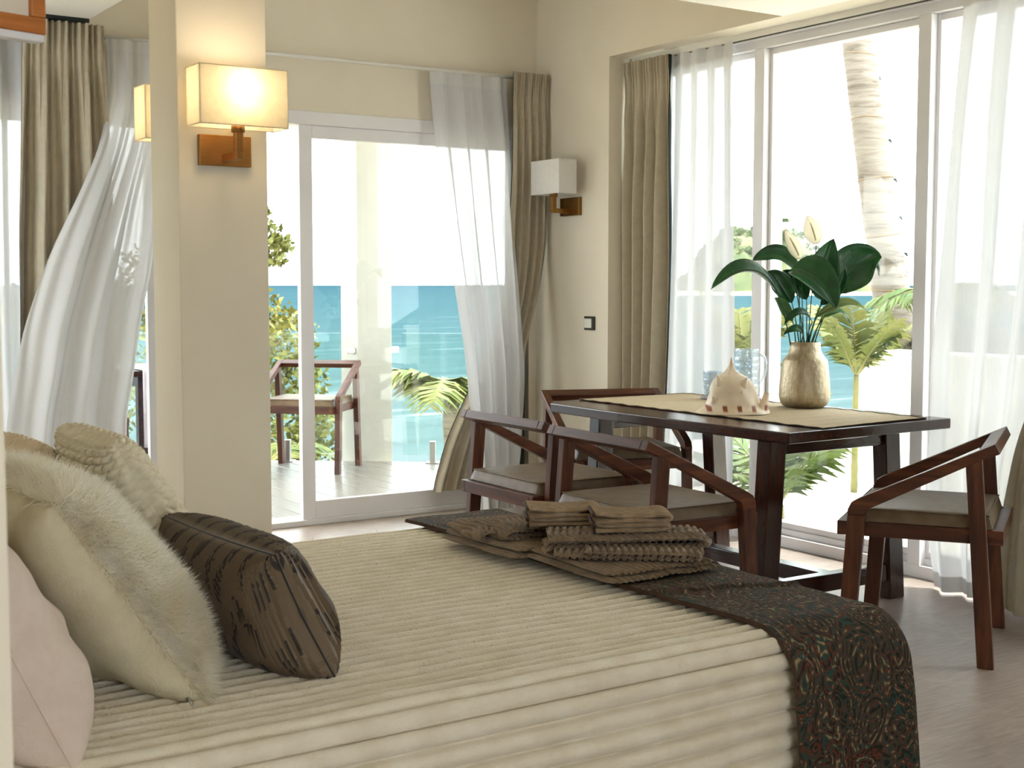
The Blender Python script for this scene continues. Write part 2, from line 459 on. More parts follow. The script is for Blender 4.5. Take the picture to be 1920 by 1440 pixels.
def vase_mat():
    m, nt, nd, lk, b = new_mat('hammered_brass')
    v = coords(nt, 'Object', (1, 1, .12))
    n = N(nt, 'ShaderNodeTexNoise', Scale=130.0, Detail=3.0); lk.new(v, n.inputs['Vector'])
    v2 = coords(nt, 'Object')
    n2 = N(nt, 'ShaderNodeTexVoronoi', Scale=60.0); lk.new(v2, n2.inputs['Vector'])
    r = ramp(nt, [(.3, lin(156, 141, 116)), (.7, lin(186, 172, 146))])
    lk.new(n.outputs['Fac'], r.inputs['Fac']); lk.new(r.outputs['Color'], b.inputs['Base Color'])
    b.inputs['Metallic'].default_value = 1; b.inputs['Roughness'].default_value = .5
    bp = N(nt, 'ShaderNodeBump', Strength=.35, Distance=.003)
    lk.new(n2.outputs['Distance'], bp.inputs['Height'])
    bp2 = N(nt, 'ShaderNodeBump', Strength=.3, Distance=.002)
    lk.new(n.outputs['Fac'], bp2.inputs['Height']); lk.new(bp.outputs['Normal'], bp2.inputs['Normal'])
    lk.new(bp2.outputs['Normal'], b.inputs['Normal'])
vase_mat()

def shell_mat():
    m, nt, nd, lk, b = new_mat('shell')
    tc = N(nt, 'ShaderNodeTexCoord')
    n = N(nt, 'ShaderNodeTexNoise', Scale=14.0, Detail=4.0); lk.new(tc.outputs['Object'], n.inputs['Vector'])
    r = ramp(nt, [(.35, lin(222, 202, 174)), (.6, lin(236, 220, 196))])
    lk.new(n.outputs['Fac'], r.inputs['Fac'])
    # brown bars along the rim of the shell
    sep = N(nt, 'ShaderNodeSeparateXYZ'); lk.new(tc.outputs['Object'], sep.inputs[0])
    mu = N(nt, 'ShaderNodeMath', operation='MULTIPLY'); mu.inputs[1].default_value = 120.0; lk.new(sep.outputs[0], mu.inputs[0])
    sn = N(nt, 'ShaderNodeMath', operation='SINE'); lk.new(mu.outputs[0], sn.inputs[0])
    g1 = ramp(nt, [(.35, (0, 0, 0, 1)), (.75, (1, 1, 1, 1))]); lk.new(sn.outputs[0], g1.inputs['Fac'])
    g2 = ramp(nt, [(.0, (0, 0, 0, 1)), (.03, (.1, .1, .1, 1)), (.05, (1, 1, 1, 1)), (.10, (1, 1, 1, 1)), (.13, (0, 0, 0, 1))])
    m5 = N(nt, 'ShaderNodeMath', operation='MULTIPLY'); m5.inputs[1].default_value = 3.6; lk.new(sep.outputs[2], m5.inputs[0])
    lk.new(m5.outputs[0], g2.inputs['Fac'])
    gm = N(nt, 'ShaderNodeMath', operation='MULTIPLY'); lk.new(g1.outputs['Color'], gm.inputs[0]); lk.new(g2.outputs['Color'], gm.inputs[1])
    mx = N(nt, 'ShaderNodeMix', data_type='RGBA'); mx.inputs[7].default_value = lin(140, 74, 40)
    lk.new(gm.outputs[0], mx.inputs[0]); lk.new(r.outputs['Color'], mx.inputs[6])
    lk.new(mx.outputs[2], b.inputs['Base Color'])
    b.inputs['Roughness'].default_value = .45
    b.inputs['Subsurface Weight'].default_value = .1
shell_mat()

def cut_glass():
    m, nt, nd, lk, b = new_mat('cut_glass')
    nd.remove(b)
    v = coords(nt, 'Object')
    n = N(nt, 'ShaderNodeTexNoise', Scale=90.0, Detail=1.0); lk.new(v, n.inputs['Vector'])
    bp = N(nt, 'ShaderNodeBump', Strength=.3, Distance=.003); lk.new(n.outputs['Fac'], bp.inputs['Height'])
    tr = N(nt, 'ShaderNodeBsdfTransparent', Color=(.86, .90, .92, 1))
    gl = N(nt, 'ShaderNodeBsdfGlossy', Roughness=.06); lk.new(bp.outputs['Normal'], gl.inputs['Normal'])
    df = N(nt, 'ShaderNodeBsdfTranslucent', Color=(.42, .47, .52, 1))
    m1 = N(nt, 'ShaderNodeMixShader'); m1.inputs['Fac'].default_value = .24
    lk.new(tr.outputs[0], m1.inputs[1]); lk.new(df.outputs[0], m1.inputs[2])
    m2 = N(nt, 'ShaderNodeMixShader'); lk.new(schlick(nt, .13, bp.outputs['Normal']), m2.inputs['Fac']); lk.new(m1.outputs[0], m2.inputs[1]); lk.new(gl.outputs[0], m2.inputs[2])
    lk.new(m2.outputs[0], nd['Material Output'].inputs['Surface'])
cut_glass()

m, nt, nd, lk, b = new_mat('lit_bulb')
b.inputs['Emission Color'].default_value = (1, .72, .36, 1)
b.inputs['Emission Strength'].default_value = 8.0
nz = N(nt, 'ShaderNodeTexNoise', Scale=5.0)
rr = ramp(nt, [(0, (1, .8, .5, 1)), (1, (1, .85, .6, 1))]); lk.new(nz.outputs['Fac'], rr.inputs['Fac']); lk.new(rr.outputs['Color'], b.inputs['Base Color'])

# ------------------------------------------------------------------ mesh helpers
class MB:
    def __init__(s):
        s.v = []; s.f = []; s.uv = None
    def add(s, vs, fs):
        o = len(s.v)
        s.v.extend([tuple(map(float, p)) for p in vs])
        s.f.extend([tuple(i + o for i in f) for f in fs])
        return s
    def box(s, a, b):
        x0, y0, z0 = a; x1, y1, z1 = b
        return s.add([(x0, y0, z0), (x1, y0, z0), (x1, y1, z0), (x0, y1, z0), (x0, y0, z1), (x1, y0, z1), (x1, y1, z1), (x0, y1, z1)],
                     [(0, 3, 2, 1), (4, 5, 6, 7), (0, 1, 5, 4), (1, 2, 6, 5), (2, 3, 7, 6), (3, 0, 4, 7)])
    def hexa(s, bot, top):
        return s.add(list(bot) + list(top), [(0, 3, 2, 1), (4, 5, 6, 7), (0, 1, 5, 4), (1, 2, 6, 5), (2, 3, 7, 6), (3, 0, 4, 7)])
    def extrude(s, poly, a, b, fn):
        """polygon points (p,q) swept from a to b; fn(p,q,t) -> xyz"""
        n = len(poly)
        vs = [fn(p, q, a) for p, q in poly] + [fn(p, q, b) for p, q in poly]
        fs = [tuple(range(n))[::-1], tuple(range(n, 2 * n))] + [(i, (i + 1) % n, n + (i + 1) % n, n + i) for i in range(n)]
        return s.add(vs, fs)
    def tube(s, path, radii, n=8, caps=True):
        path = [Vector(p) for p in path]
        rings = []
        up = Vector((0, 0, 1))
        for i, p in enumerate(path):
            d = (path[min(i + 1, len(path) - 1)] - path[max(i - 1, 0)]).normalized()
            a = d.cross(up)
            if a.length < .05: a = d.cross(Vector((1, 0, 0)))
            a.normalize(); b = a.cross(d).normalized()
            r = radii[i] if isinstance(radii, (list, tuple)) else radii
            rings.append([p + (a * math.cos(t) + b * math.sin(t)) * r for t in [2 * PI * k / n for k in range(n)]])
        vs = [q for r in rings for q in r]
        fs = []
        for i in range(len(path) - 1):
            for k in range(n):
                fs.append((i * n + k, i * n + (k + 1) % n, (i + 1) * n + (k + 1) % n, (i + 1) * n + k))
        if caps:
            fs.append(tuple(range(n))[::-1]); fs.append(tuple(range((len(path) - 1) * n, len(path) * n)))
        return s.add(vs, fs)
    def lathe(s, prof, n=32, c=(0, 0, 0)):
        vs = []
        for r, z in prof:
            for k in range(n):
                t = 2 * PI * k / n
                vs.append((c[0] + r * math.cos(t), c[1] + r * math.sin(t), c[2] + z))
        fs = [(i * n + k, i * n + (k + 1) % n, (i + 1) * n + (k + 1) % n, (i + 1) * n + k) for i in range(len(prof) - 1) for k in range(n)]
        return s.add(vs, fs)
    def grid(s, P, cu=False, cv=False):
        nu, nv = P.shape[:2]
        fs = []
        for i in range(nu if cu else nu - 1):
            for j in range(nv if cv else nv - 1):
                a, b = i, (i + 1) % nu
                c, d = j, (j + 1) % nv
                fs.append((a * nv + c, b * nv + c, b * nv + d, a * nv + d))
        return s.add(P.reshape(-1, 3), fs)
    def build(s, name, mat, parent=None, smooth=False, bevel=0.0):
        me = bpy.data.meshes.new(name)
        me.from_pydata(s.v, [], s.f)
        me.materials.append(MATS[mat])
        if smooth:
            me.polygons.foreach_set('use_smooth', [True] * len(me.polygons))
        me.update()
        return link(name, me, parent, bevel)

def link(name, me, parent=None, bevel=0.0):
    o = bpy.data.objects.new(name, me)
    C.objects.link(o)
    if parent is not None: o.parent = parent
    if bevel:
        b = o.modifiers.new('bevel', 'BEVEL'); b.width = bevel; b.segments = 2; b.limit_method = 'ANGLE'; b.angle_limit = .6
    return o

def np_mesh(name, V, F, mat, parent=None, smooth=True, uv=None):
    """V (n,3), F (m,k) numpy -> object, fast"""
    me = bpy.data.meshes.new(name)
    k = F.shape[1]
    me.vertices.add(len(V)); me.vertices.foreach_set('co', V.astype(np.float32).ravel())
    me.loops.add(F.size); me.loops.foreach_set('vertex_index', F.astype(np.int32).ravel())
    me.polygons.add(len(F)); me.polygons.foreach_set('loop_start', np.arange(0, F.size, k, dtype=np.int32))
    me.polygons.foreach_set('loop_total', np.full(len(F), k, dtype=np.int32))
    if smooth: me.polygons.foreach_set('use_smooth', np.ones(len(F), dtype=bool))
    if uv is not None:
        l = me.uv_layers.new(name='UVMap')
        l.data.foreach_set('uv', uv[F.ravel()].astype(np.float32).ravel())
    me.materials.append(MATS[mat])
    me.update(calc_edges=True); me.validate()
    return link(name, me, parent)

def grid_faces(nu, nv, cu=False, cv=False):
    i = np.arange(nu if cu else nu - 1)[:, None]; j = np.arange(nv if cv else nv - 1)[None, :]
    a, b = i, (i + 1) % nu; c, d = j, (j + 1) % nv
    return np.stack([a * nv + c, b * nv + c, b * nv + d, a * nv + d], -1).reshape(-1, 4)

def np_grid(name, P, mat, parent=None, cu=False, cv=False, uv=None, flip=False):
    F = grid_faces(P.shape[0], P.shape[1], cu, cv)
    if flip: F = F[:, ::-1]
    return np_mesh(name, P.reshape(-1, 3), F, mat, parent, True, None if uv is None else uv.reshape(-1, 2))

def empty(name, loc=(0, 0, 0), rz=0.0):
    o = bpy.data.objects.new(name, None); C.objects.link(o)
    o.location = loc; o.rotation_euler = (0, 0, rz); o.empty_display_size = .1
    return o
def tag(o, label=None, cat=None, group=None, kind=None):
    if label: o['label'] = label
    if cat: o['category'] = cat
    if group: o['group'] = group
    if kind: o['kind'] = kind
    return o
def copy_tree(o, parent=None):
    c = o.copy(); C.objects.link(c); c.parent = parent
    for ch in o.children: copy_tree(ch, c)
    return c
def struct(name, mb, mat, parent=None, bevel=0.0):
    o = mb.build(name, mat, parent, bevel=bevel)
    if parent is None: o['kind'] = 'structure'
    return o
def wob(*a): return mnoise.noise(Vector(a))
def sines(A, B, seed, n=6, f0=1.0):
    """cheap smooth 2-D noise on arrays"""
    r = np.random.default_rng(seed); out = 0
    for k in range(n):
        f = f0 * (1.5 ** k); t = r.uniform(0, 2 * PI); ph = r.uniform(0, 2 * PI)
        out = out + np.sin((A * math.cos(t) + B * math.sin(t)) * f + ph) / (1.25 ** k)
    return out / 3.0

# ------------------------------------------------------------------ room shell
YB, XS, XG = 6.47, 4.455, 4.72        # back wall, sconce wall, window plane
ZL, ZH = 2.505, 3.0                   # low and high ceiling
XL = 0.267                            # bed head wall
struct('floor', MB().box((-2.2, -2.6, -.1), (4.80, 6.62, 0)), 'floor_tile')
# back wall: lintel above the sliding doors, short piece to the corner, piece at the bed side
bw = MB().box((-.1, YB, 2.185), (4.6, YB + .15, 3.2)).box((4.40, YB, -.1), (4.6, YB + .15, 2.185)).box((-.1, YB, -.1), (.75, YB + .15, 2.185))
struct('wall_back', bw, 'wall')
struct('wall_right', MB().box((XS, 5.783, 0), (XS + .4, YB, 3.2)).box((XS, -2.4, ZL), (XS + .12, 5.783, 3.2)), 'wall')
struct('wall_left', MB().box((XL - .14, 1.2, 0), (XL, 5.3, 3.2)).box((XL - .14, 6.2, 0), (XL, YB, 3.2)).box((XL - .14, 5.3, 0), (XL, 6.2, .6)).box((XL - .14, 5.3, 2.2), (XL, 6.2, 3.2)), 'wall')
sw_ = empty('added_fill_window', (XL - .07, 5.75, .6)); sw_['kind'] = 'structure'  # unseen window, added to brighten the left face of the pillar
MB().box((-.03, -.45, 0), (.03, .45, .05)).box((-.03, -.45, 1.55), (.03, .45, 1.6)).box((-.03, -.45, .05), (.03, -.40, 1.55)).box((-.03, .40, .05), (.03, .45, 1.55)).build('fill_window_frame', 'frame_white', sw_)
MB().box((-.003, -.40, .05), (.003, .40, 1.55)).build('pane', 'pane', sw_)
struct('wall_side', MB().box((-2.2, -2.5, 0), (-2.06, 1.34, 3.2)).box((-2.06, 1.2, 0), (XL - .14, 1.34, 3.2)), 'wall')
struct('wall_front', MB().box((-2.06, -2.6, 0), (-.6, -2.46, 3.2)).box((.9, -2.6, 0), (4.6, -2.46, 3.2)).box((-.6, -2.6, 2.1), (.9, -2.46, 3.2)), 'wall')  # the unseen gap behind the camera is added to let fill light in
# ceilings: raised field over the room, lower bands over the bed, the near part and the window bay
struct('ceiling', MB().box((-2.2, -2.6, ZH), (4.6, 6.6, ZH + .2)), 'ceiling')
struct('ceiling_bulkhead', MB().box((XL, 4.49, ZL), (1.833, YB, ZH)), 'ceiling')
lc = MB().box((-2.06, -2.46, ZL), (XS, 3.25, ZH)).box((XL, 3.25, ZL), (3.05, 4.49, ZH)).box((4.39, 3.25, ZL), (XS, 4.49, ZH)).box((3.05, 4.13, ZL), (4.39, 4.49, ZH))
struct('ceiling_lower', lc, 'ceiling')
struct('ceiling_window_bay', MB().box((XS + .12, -2.4, ZL), (4.9, 5.783, ZL + .1)), 'ceiling')
struct('roof', MB().box((-2.4, -2.8, 3.2), (6.0, 9.3, 3.4)), 'exterior_white')
struct('pillar', MB().box((1.51, 4.25, 0), (1.822, 4.515, ZL + .02)), 'wall', bevel=.004)

# ------------------------------------------------------------------ window wall on the right
WY = [5.74, 4.85, 3.85, 2.85, 1.90]
wr = empty('window_1', (XG, 3.85, 0)); wr['kind'] = 'structure'
def wpart(name, mb, mat, parent=None, bevel=.003):
    o = mb.build(name, mat, parent or wr, bevel=bevel)
    return o
OFF = Vector((XG, 3.85, 0))
def rel(mb, off):
    mb.v = [(x - off[0], y - off[1], z - off[2]) for x, y, z in mb.v]; return mb
wpart('window_head', rel(MB().box((4.66, 1.86, 2.43), (4.80, 5.783, ZL)).box((4.63, 1.86, 2.47), (4.66, 5.783, ZL)), OFF), 'frame_white')
wpart('window_sill', rel(MB().box((4.66, 1.86, 0), (4.80, 5.783, .055)).box((4.69, 1.86, .055), (4.76, 5.783, .085)), OFF), 'frame_white')
for k, y in enumerate(WY):
    h = .034
    wpart('mullion', rel(MB().box((4.66, y - h, .055), (4.80, y + h, 2.43)), OFF), 'frame_white')
for a, b in zip(WY[:-1], WY[1:]):
    y1, y0 = a - .034, b + .034
    fr = wpart('pane_frame', rel(MB().box((4.70, y1 - .020, .085), (4.76, y1, 2.43)).box((4.70, y0, .085), (4.76, y0 + .020, 2.43)).box((4.70, y0 + .020, 2.40), (4.76, y1 - .020, 2.43)).box((4.70, y0 + .020, .085), (4.76, y1 - .020, .115)), OFF), 'frame_white')
    MB().box((4.728 - OFF.x, y0 + .020 - OFF.y, .115), (4.734 - OFF.x, y1 - .020 - OFF.y, 2.40)).build('pane', 'pane', fr)
struct('wall_outer_corner', MB().box((4.66, 5.783, -.1), (4.9, 6.62, 3.2)).box((4.66, -2.6, -.1), (4.9, 1.86, 3.2)), 'exterior_white')
struct('wall_window_end', MB().box((XS, -2.46, 0), (4.66, 1.80, ZL)), 'wall')  # out of view; window cut short here to hold back fill light

# ------------------------------------------------------------------ sliding doors in the back wall
dr = empty('door_1', (2.6, YB, 0)); dr['kind'] = 'structure'
DO = Vector((2.6, YB, 0))
def dpart(name, mb, mat, parent=None, bevel=.003): return rel(mb, DO).build(name, mat, parent or dr, bevel=bevel)
dpart('door_head', MB().box((.75, YB - .01, 2.115), (4.40, YB + .14, 2.185)), 'frame_white')
dpart('door_threshold', MB().box((.75, YB - .01, 0), (4.40, YB + .14, .03)), 'frame_white')
dpart('door_jamb', MB().box((4.365, YB + .06, .03), (4.40, YB + .14, 2.115)), 'frame_white')
dpart('jamb_seal', MB().box((4.34, YB + .0, .03), (4.372, YB + .058, 2.115)), 'frame_dark')
dpart('door_jamb', MB().box((.75, YB, .03), (.79, YB + .14, 2.115)), 'frame_white')
def door_leaf(x0, x1, y0, y1):
    w = .075
    leaf = dpart('door_leaf', MB().box((x0, y0, .03), (x0 + w, y1, 2.115)).box((x1 - w, y0, .03), (x1, y1, 2.115)).box((x0 + w, y0, 2.05), (x1 - w, y1, 2.115)).box((x0 + w, y0, .03), (x1 - w, y1, .125)), 'frame_white')
    g = rel(MB().box((x0 + w, (y0 + y1) / 2 - .003, .125), (x1 - w, (y0 + y1) / 2 + .003, 2.05)), DO).build('pane', 'pane', leaf)
    return leaf
door_leaf(2.955, 4.34, YB + .01, YB + .05)
door_leaf(.79, 2.23, YB + .07, YB + .11)

# curtain rails
def rail(name, label, a, b, r=.011, mat='rail_white'):
    o = MB().tube([a, b], r, 10).build(name, mat, smooth=True)
    return o
cr = rail('curtain_rail', '', (1.83, 6.40, 2.447), (4.395, 6.40, 2.455))
tag(cr, 'white curtain rail above the sliding glass doors', 'curtain rail')
MB().lathe([(0, -.018), (.018, -.01), (.018, .01), (0, .018)], 12, (4.41, 6.40, 2.455)).build('finial', 'rail_white', cr, True)
MB().box((4.33, 6.39, 2.44), (4.345, YB, 2.465)).build('bracket', 'rail_white', cr)
bt = MB().box((XL, 6.30, 2.488), (1.83, 6.36, ZL)).build('curtain_track', 'frame_dark'); tag(bt, 'dark curtain track under the low ceiling at far left', 'curtain track')
MB().box((XL, 6.315, 2.484), (1.83, 6.345, 2.4885)).build('glider_slot', 'switch_dark', bt)
wt = MB().box((4.60, 1.82, 2.475), (4.625, 5.77, ZL)).build('curtain_track', 'rail_white'); tag(wt, 'white ceiling track running along the big window', 'curtain track')
MB().box((4.606, 1.82, 2.471), (4.619, 5.77, 2.4755)).build('glider_slot', 'switch_dark', wt)

# ------------------------------------------------------------------ curtains
def interp(tab, z):
    zs = [t[0] for t in tab]; vs = [t[1] for t in tab]
    o = np.argsort(zs)
    zz = np.array(zs)[o]; vv = np.array(vs)[o]
    # smooth (pchip-like) by fine smoothing of linear interpolation
    acc = 0
    for d in (-.08, -.04, 0, .04, .08): acc = acc + np.interp(np.clip(z + d, zz[0], zz[-1]), zz, vv)
    return acc / 5

def curtain(name, label, mat, z0, z1, EL, ER, OF, nf, amp, axis, seed, pleat=0.0, group=None, lining=False, hem=True, nu=140, nv=70, sharp=.35, amp_top=.5, wander=1.0, sign=1):
    """EL/ER: edge position along the wall by height; OF: distance offset by height; folds run down the cloth"""
    u = np.linspace(0, 1, nu)[:, None] * np.ones((1, nv)); z = np.linspace(z1, z0, nv)[None, :] * np.ones((nu, 1))
    L, R_, O = interp(EL, z), interp(ER, z), interp(OF, z)
    t = (z1 - z) / (z1 - z0)
    ph = seed * 1.7
    uu = u + .02 * wander * np.sin(5 * u * 2 * PI / 3 + 2.5 * t + ph) * t
    arg = 2 * PI * nf * uu + ph + wander * .8 * np.sin(1.7 * t * PI + ph * 2) * t
    A = amp * (amp_top + (1 - amp_top) * np.clip(t * 3, 0, 1))
    fold = np.sin(arg) + sharp * np.sin(2 * arg + .7) + .25 * np.sin(.5 * arg + ph)
    if pleat:
        # pinched bundles under the heading: sharp narrow pleats that relax into broad folds below
        k = np.clip(1 - t / .30, 0, 1) ** 1.5
        nar = np.sign(np.sin(arg * 3)) * np.abs(np.sin(arg * 3)) ** .5
        waist = np.exp(-((t - .07) / .035) ** 2)
        fold = fold * (1 - .5 * k) * (1 - .6 * waist) + k * .8 * nar * (1 - .5 * waist)
    along = L + (R_ - L) * (u + (.22 / (2 * PI * nf)) * np.cos(arg) * 1.0)
    off = O + A * fold
    zz = z + 0 * u
    if axis == 'x': P = np.stack([along, off, zz], -1)
    else: P = np.stack([off, along, zz], -1)
    root = empty(name, (float(P[:, -1, 0].mean()), float(P[:, -1, 1].mean()), z0))
    P = P - np.array(root.location)
    tag(root, label, 'curtain', group)
    np_grid('cloth', P, mat, root)
    if lining:
        d = np.array([0, .008, 0]) if axis == 'x' else np.array([.008, 0, 0])
        Q = P + d * sign
        Q[:, -1, 2] += .01
        np_grid('lining', Q, 'curtain_lining', root)
    if hem:
        # heading tape at the top
        k = max(3, int(nv * .035))
        dd = np.array([0, -.003, 0]) if axis == 'x' else np.array([-.003, 0, 0])
        np_grid('heading_tape', P[:, :k] + dd, mat if mat != 'sheer' else 'sheer_hem', root)
        if mat == 'sheer':
            np_grid('hem', P[:, -3:] + dd, 'sheer_hem', root)
    return root

# --- back wall, right hand pair
curtain('blackout_curtain', 'taupe blackout curtain beside the corner sconce, its hem swept left', 'curtain_cloth', .12, 2.475,
        [(2.48, 4.20), (1.9, 4.20), (1.3, 4.165), (1.0, 4.10), (.7, 3.95), (.4, 3.80), (.12, 3.72)],
        [(2.48, 4.445), (1.9, 4.445), (1.5, 4.44), (1.2, 4.39), (.95, 4.33), (.7, 4.31), (.4, 4.29), (.12, 4.20)],
        [(2.48, 6.33), (1.2, 6.35), (.6, 6.40), (.12, 6.42)], 5, .022, 'x', 2, pleat=1, lining=True, sharp=.5, nv=100, nu=200)
curtain('sheer_curtain', 'white sheer curtain drifting inward beside the swept taupe curtain', 'sheer', .04, 2.445,
        [(2.45, 3.70), (2.0, 3.72), (1.4, 3.78), (1.0, 3.82), (.6, 3.84), (.3, 3.86), (.04, 3.88)],
        [(2.45, 4.20), (1.9, 4.21), (1.2, 4.215), (.8, 4.21), (.3, 4.16), (.04, 4.10)],
        [(2.45, 6.40), (1.6, 6.33), (.8, 6.22), (.04, 6.16)], 4, .028, 'x', 5, wander=1.6, amp_top=.4)
# --- back wall, left hand group
curtain('blackout_curtain', 'taupe pinch-pleated curtain hanging behind the billowing sheer at left', 'curtain_cloth', .02, 2.485,
        [(2.49, 1.54), (1.5, 1.49), (.02, 1.48)], [(2.49, 1.90), (1.9, 1.915), (1.5, 1.92), (.02, 1.90)],
        [(2.49, 6.33), (.02, 6.36)], 4, .045, 'x', 3, pleat=1, lining=True, sharp=.4, nu=220, nv=90)
curtain('sheer_curtain', 'white sheer curtain hanging straight at the far left edge', 'sheer', .02, 2.485,
        [(2.49, 1.20), (.02, 1.18)], [(2.49, 1.62), (.02, 1.60)], [(2.49, 6.41), (.02, 6.40)], 4, .02, 'x', 9)
curtain('sheer_curtain', 'white sheer curtain billowing into the room left of the pillar', 'sheer', .05, 2.44,
        [(2.44, 1.93), (2.2, 1.93), (1.95, 1.87), (1.74, 1.76), (1.41, 1.56), (1.07, 1.40), (.72, 1.30), (.40, 1.255), (.05, 1.25)],
        [(2.44, 2.30), (2.1, 2.24), (1.75, 2.12), (1.41, 2.03), (1.06, 1.90), (.70, 1.80), (.05, 1.78)],
        [(2.44, 6.39), (2.0, 6.30), (1.4, 6.05), (.9, 5.86), (.4, 5.76), (.05, 5.74)], 3, .030, 'x', 4, wander=2.0, amp_top=.35, nu=170, nv=90, sharp=.5)
# --- window wall
curtain('blackout_curtain', 'taupe pinch-pleated curtain at the left end of the big window', 'curtain_cloth', .02, 2.475,
        [(2.49, 5.77), (.02, 5.75)], [(2.49, 5.40), (1.5, 5.40), (.02, 5.48)], [(2.49, 4.56), (.02, 4.57)], 4, .034, 'y', 6, pleat=1, lining=True, sharp=.4, nu=200)
curtain('sheer_curtain', 'white sheer curtain over the left pane of the big window', 'sheer', .02, 2.475,
        [(2.49, 5.45), (.02, 5.50)], [(2.49, 4.965), (1.3, 4.93), (.02, 4.91)], [(2.49, 4.60), (.02, 4.60)], 4, .018, 'y', 7, amp_top=.7)
curtain('sheer_curtain', 'white sheer curtain hanging at the right edge, hem on the floor', 'sheer', .012, 2.475,
        [(2.49, 3.62), (2.0, 3.66), (1.5, 3.70), (1.0, 3.74), (.5, 3.74), (.2, 3.70), (.012, 3.64)],
        [(2.49, 2.55), (.012, 2.75)], [(2.49, 4.60), (.6, 4.57), (.012, 4.53)], 6, .030, 'y', 8, wander=2.0, amp_top=.6, nu=200, nv=80)
curtain('blackout_curtain', 'dark-lined taupe curtain at the lower right edge of the picture', 'curtain_cloth', .015, 2.475,
        [(2.49, 2.95), (1.2, 3.02), (.66, 3.20), (.3, 3.25), (.015, 3.26)], [(2.49, 2.50), (.015, 2.62)], [(2.49, 4.48), (.015, 4.42)], 5, .03, 'y', 11, pleat=1, lining=True, sign=1, nu=160)

# ------------------------------------------------------------------ bed
ZT = .50
BX0, BX1, BY0, BY1 = XL + .02, 2.49, 2.10, 3.76
bed = empty('bed', ((BX0 + BX1) / 2, (BY0 + BY1) / 2, 0))
tag(bed, 'double bed under a cream ribbed plush blanket', 'bed')
BO = np.array(bed.location)
rel(MB().box((BX0, BY0 + .06, .03), (BX1 - .06, BY1 - .06, .26)), BO).build('bed_base', 'mattress', bed, bevel=.01)
rel(MB().box((BX0, BY0 + .04, .26), (BX1 - .05, BY1 - .04, ZT - .03)), BO).build('mattress', 'mattress', bed, bevel=.04)
PITCH_R = .043
def rib(s, A=.032, pw=.8):
    q = np.abs(np.sin(PI * s / PITCH_R)); return A * q ** pw
# top
IN = .10
def blanket_wave(X, Y): return .004 * sines(X, Y, 3, 4, 3.0)
nx, ny = 170, 520
Xg = np.linspace(BX0, BX1 - IN, nx)[:, None] * np.ones((1, ny)); Yg = np.linspace(BY0 + IN, BY1 - .03, ny)[None, :] * np.ones((nx, 1))
warp = .007 * sines(Xg, Yg * .6, 11, 4, 4.0) + .0008 * sines(Xg, Yg, 13, 3, 16.0)
Zg = ZT - .024 + rib(Yg - BY0 - IN + warp) * (1 + .08 * sines(Xg, Yg, 21, 4, 9.0)) + blanket_wave(Xg, Yg) + .0004 * sines(Xg, Yg, 31, 5, 60.0)
Zg = np.where(Yg > BY1 - .10, Zg - ((Yg - (BY1 - .10)) / .07) ** 2 * .03, Zg)
top = np.stack([Xg, Yg, Zg], -1)
# skirt: runs along the near side, round the foot corner and along the foot; profile rolls over the edge and hangs
RC = .14
def skirt_path(t):
    """plan position and outward normal of the bed edge (inset start), t in metres"""
    L1 = BX1 - RC - BX0; L2 = PI / 2 * RC; L3 = BY1 - .06 - (BY0 + RC)
    if t < L1: return BX0 + t, BY0, 0., -1.
    if t < L1 + L2:
        a = (t - L1) / RC
        return BX1 - RC + RC * math.sin(a), BY0 + RC - RC * math.cos(a), math.sin(a), -math.cos(a)
    return BX1, BY0 + RC + (t - L1 - L2), 1., 0.
TL = (BX1 - RC - BX0) + PI / 2 * RC + (BY1 - .06 - BY0 - RC)
nt_, ns_ = 300, 230
ts = np.linspace(0, TL, nt_); prof_len = IN - .03 + .06 * PI / 2 + .44
S = np.linspace(0, prof_len, ns_)
base = np.array([skirt_path(t) for t in ts])
P = np.zeros((nt_, ns_, 3)); NRM = np.zeros((nt_, ns_, 3))
RR = .06
for j, s in enumerate(S):
    if s < IN - RR + .03: d, z, nd_, nz_ = -IN + s, ZT, 0, 1
    elif s < IN - RR + .03 + RR * PI / 2:
        a = (s - (IN - RR + .03)) / RR; d, z, nd_, nz_ = -RR + .03 + RR * math.sin(a), ZT - RR + RR * math.cos(a), math.sin(a), math.cos(a)
    else:
        e = s - (IN - RR + .03 + RR * PI / 2); d, z, nd_, nz_ = .03 + e * .14, ZT - RR - e, .99, .14
    inset = np.where((base[:, 2] > .02) & (d < 0), 1, 1)
    P[:, j, 0] = base[:, 0] + base[:, 2] * d; P[:, j, 1] = base[:, 1] + base[:, 3] * d; P[:, j, 2] = z
    NRM[:, j, 0] = base[:, 2] * nd_; NRM[:, j, 1] = base[:, 3] * nd_; NRM[:, j, 2] = nz_
TT, SS = np.meshgrid(ts, S, indexing='ij')
h = rib(SS + .0025 * sines(TT, SS, 12, 3, 3.0) , .038, .34) * (1 + .05 * sines(TT, SS, 22, 4, 9.0)) - .024 + .0006 * sines(TT, SS, 32, 5, 60.0)
hang = np.clip((SS - .15) / .3, 0, 1)
h = h + hang * .012 * np.sin(TT * 9 + 1.5)
# the drape dips a little where it hangs free
P = P + NRM * h[..., None]
P[:, :, 2] = np.maximum(P[:, :, 2], .02)
Vt = top.reshape(-1, 3) - BO; Vs = P.reshape(-1, 3) - BO
Ft = grid_faces(nx, ny); Fs = grid_faces(nt_, ns_)[:, ::-1] + len(Vt)
blanket = np_mesh('blanket', np.concatenate([Vt, Vs]), np.concatenate([Ft, Fs]), 'plush', bed)

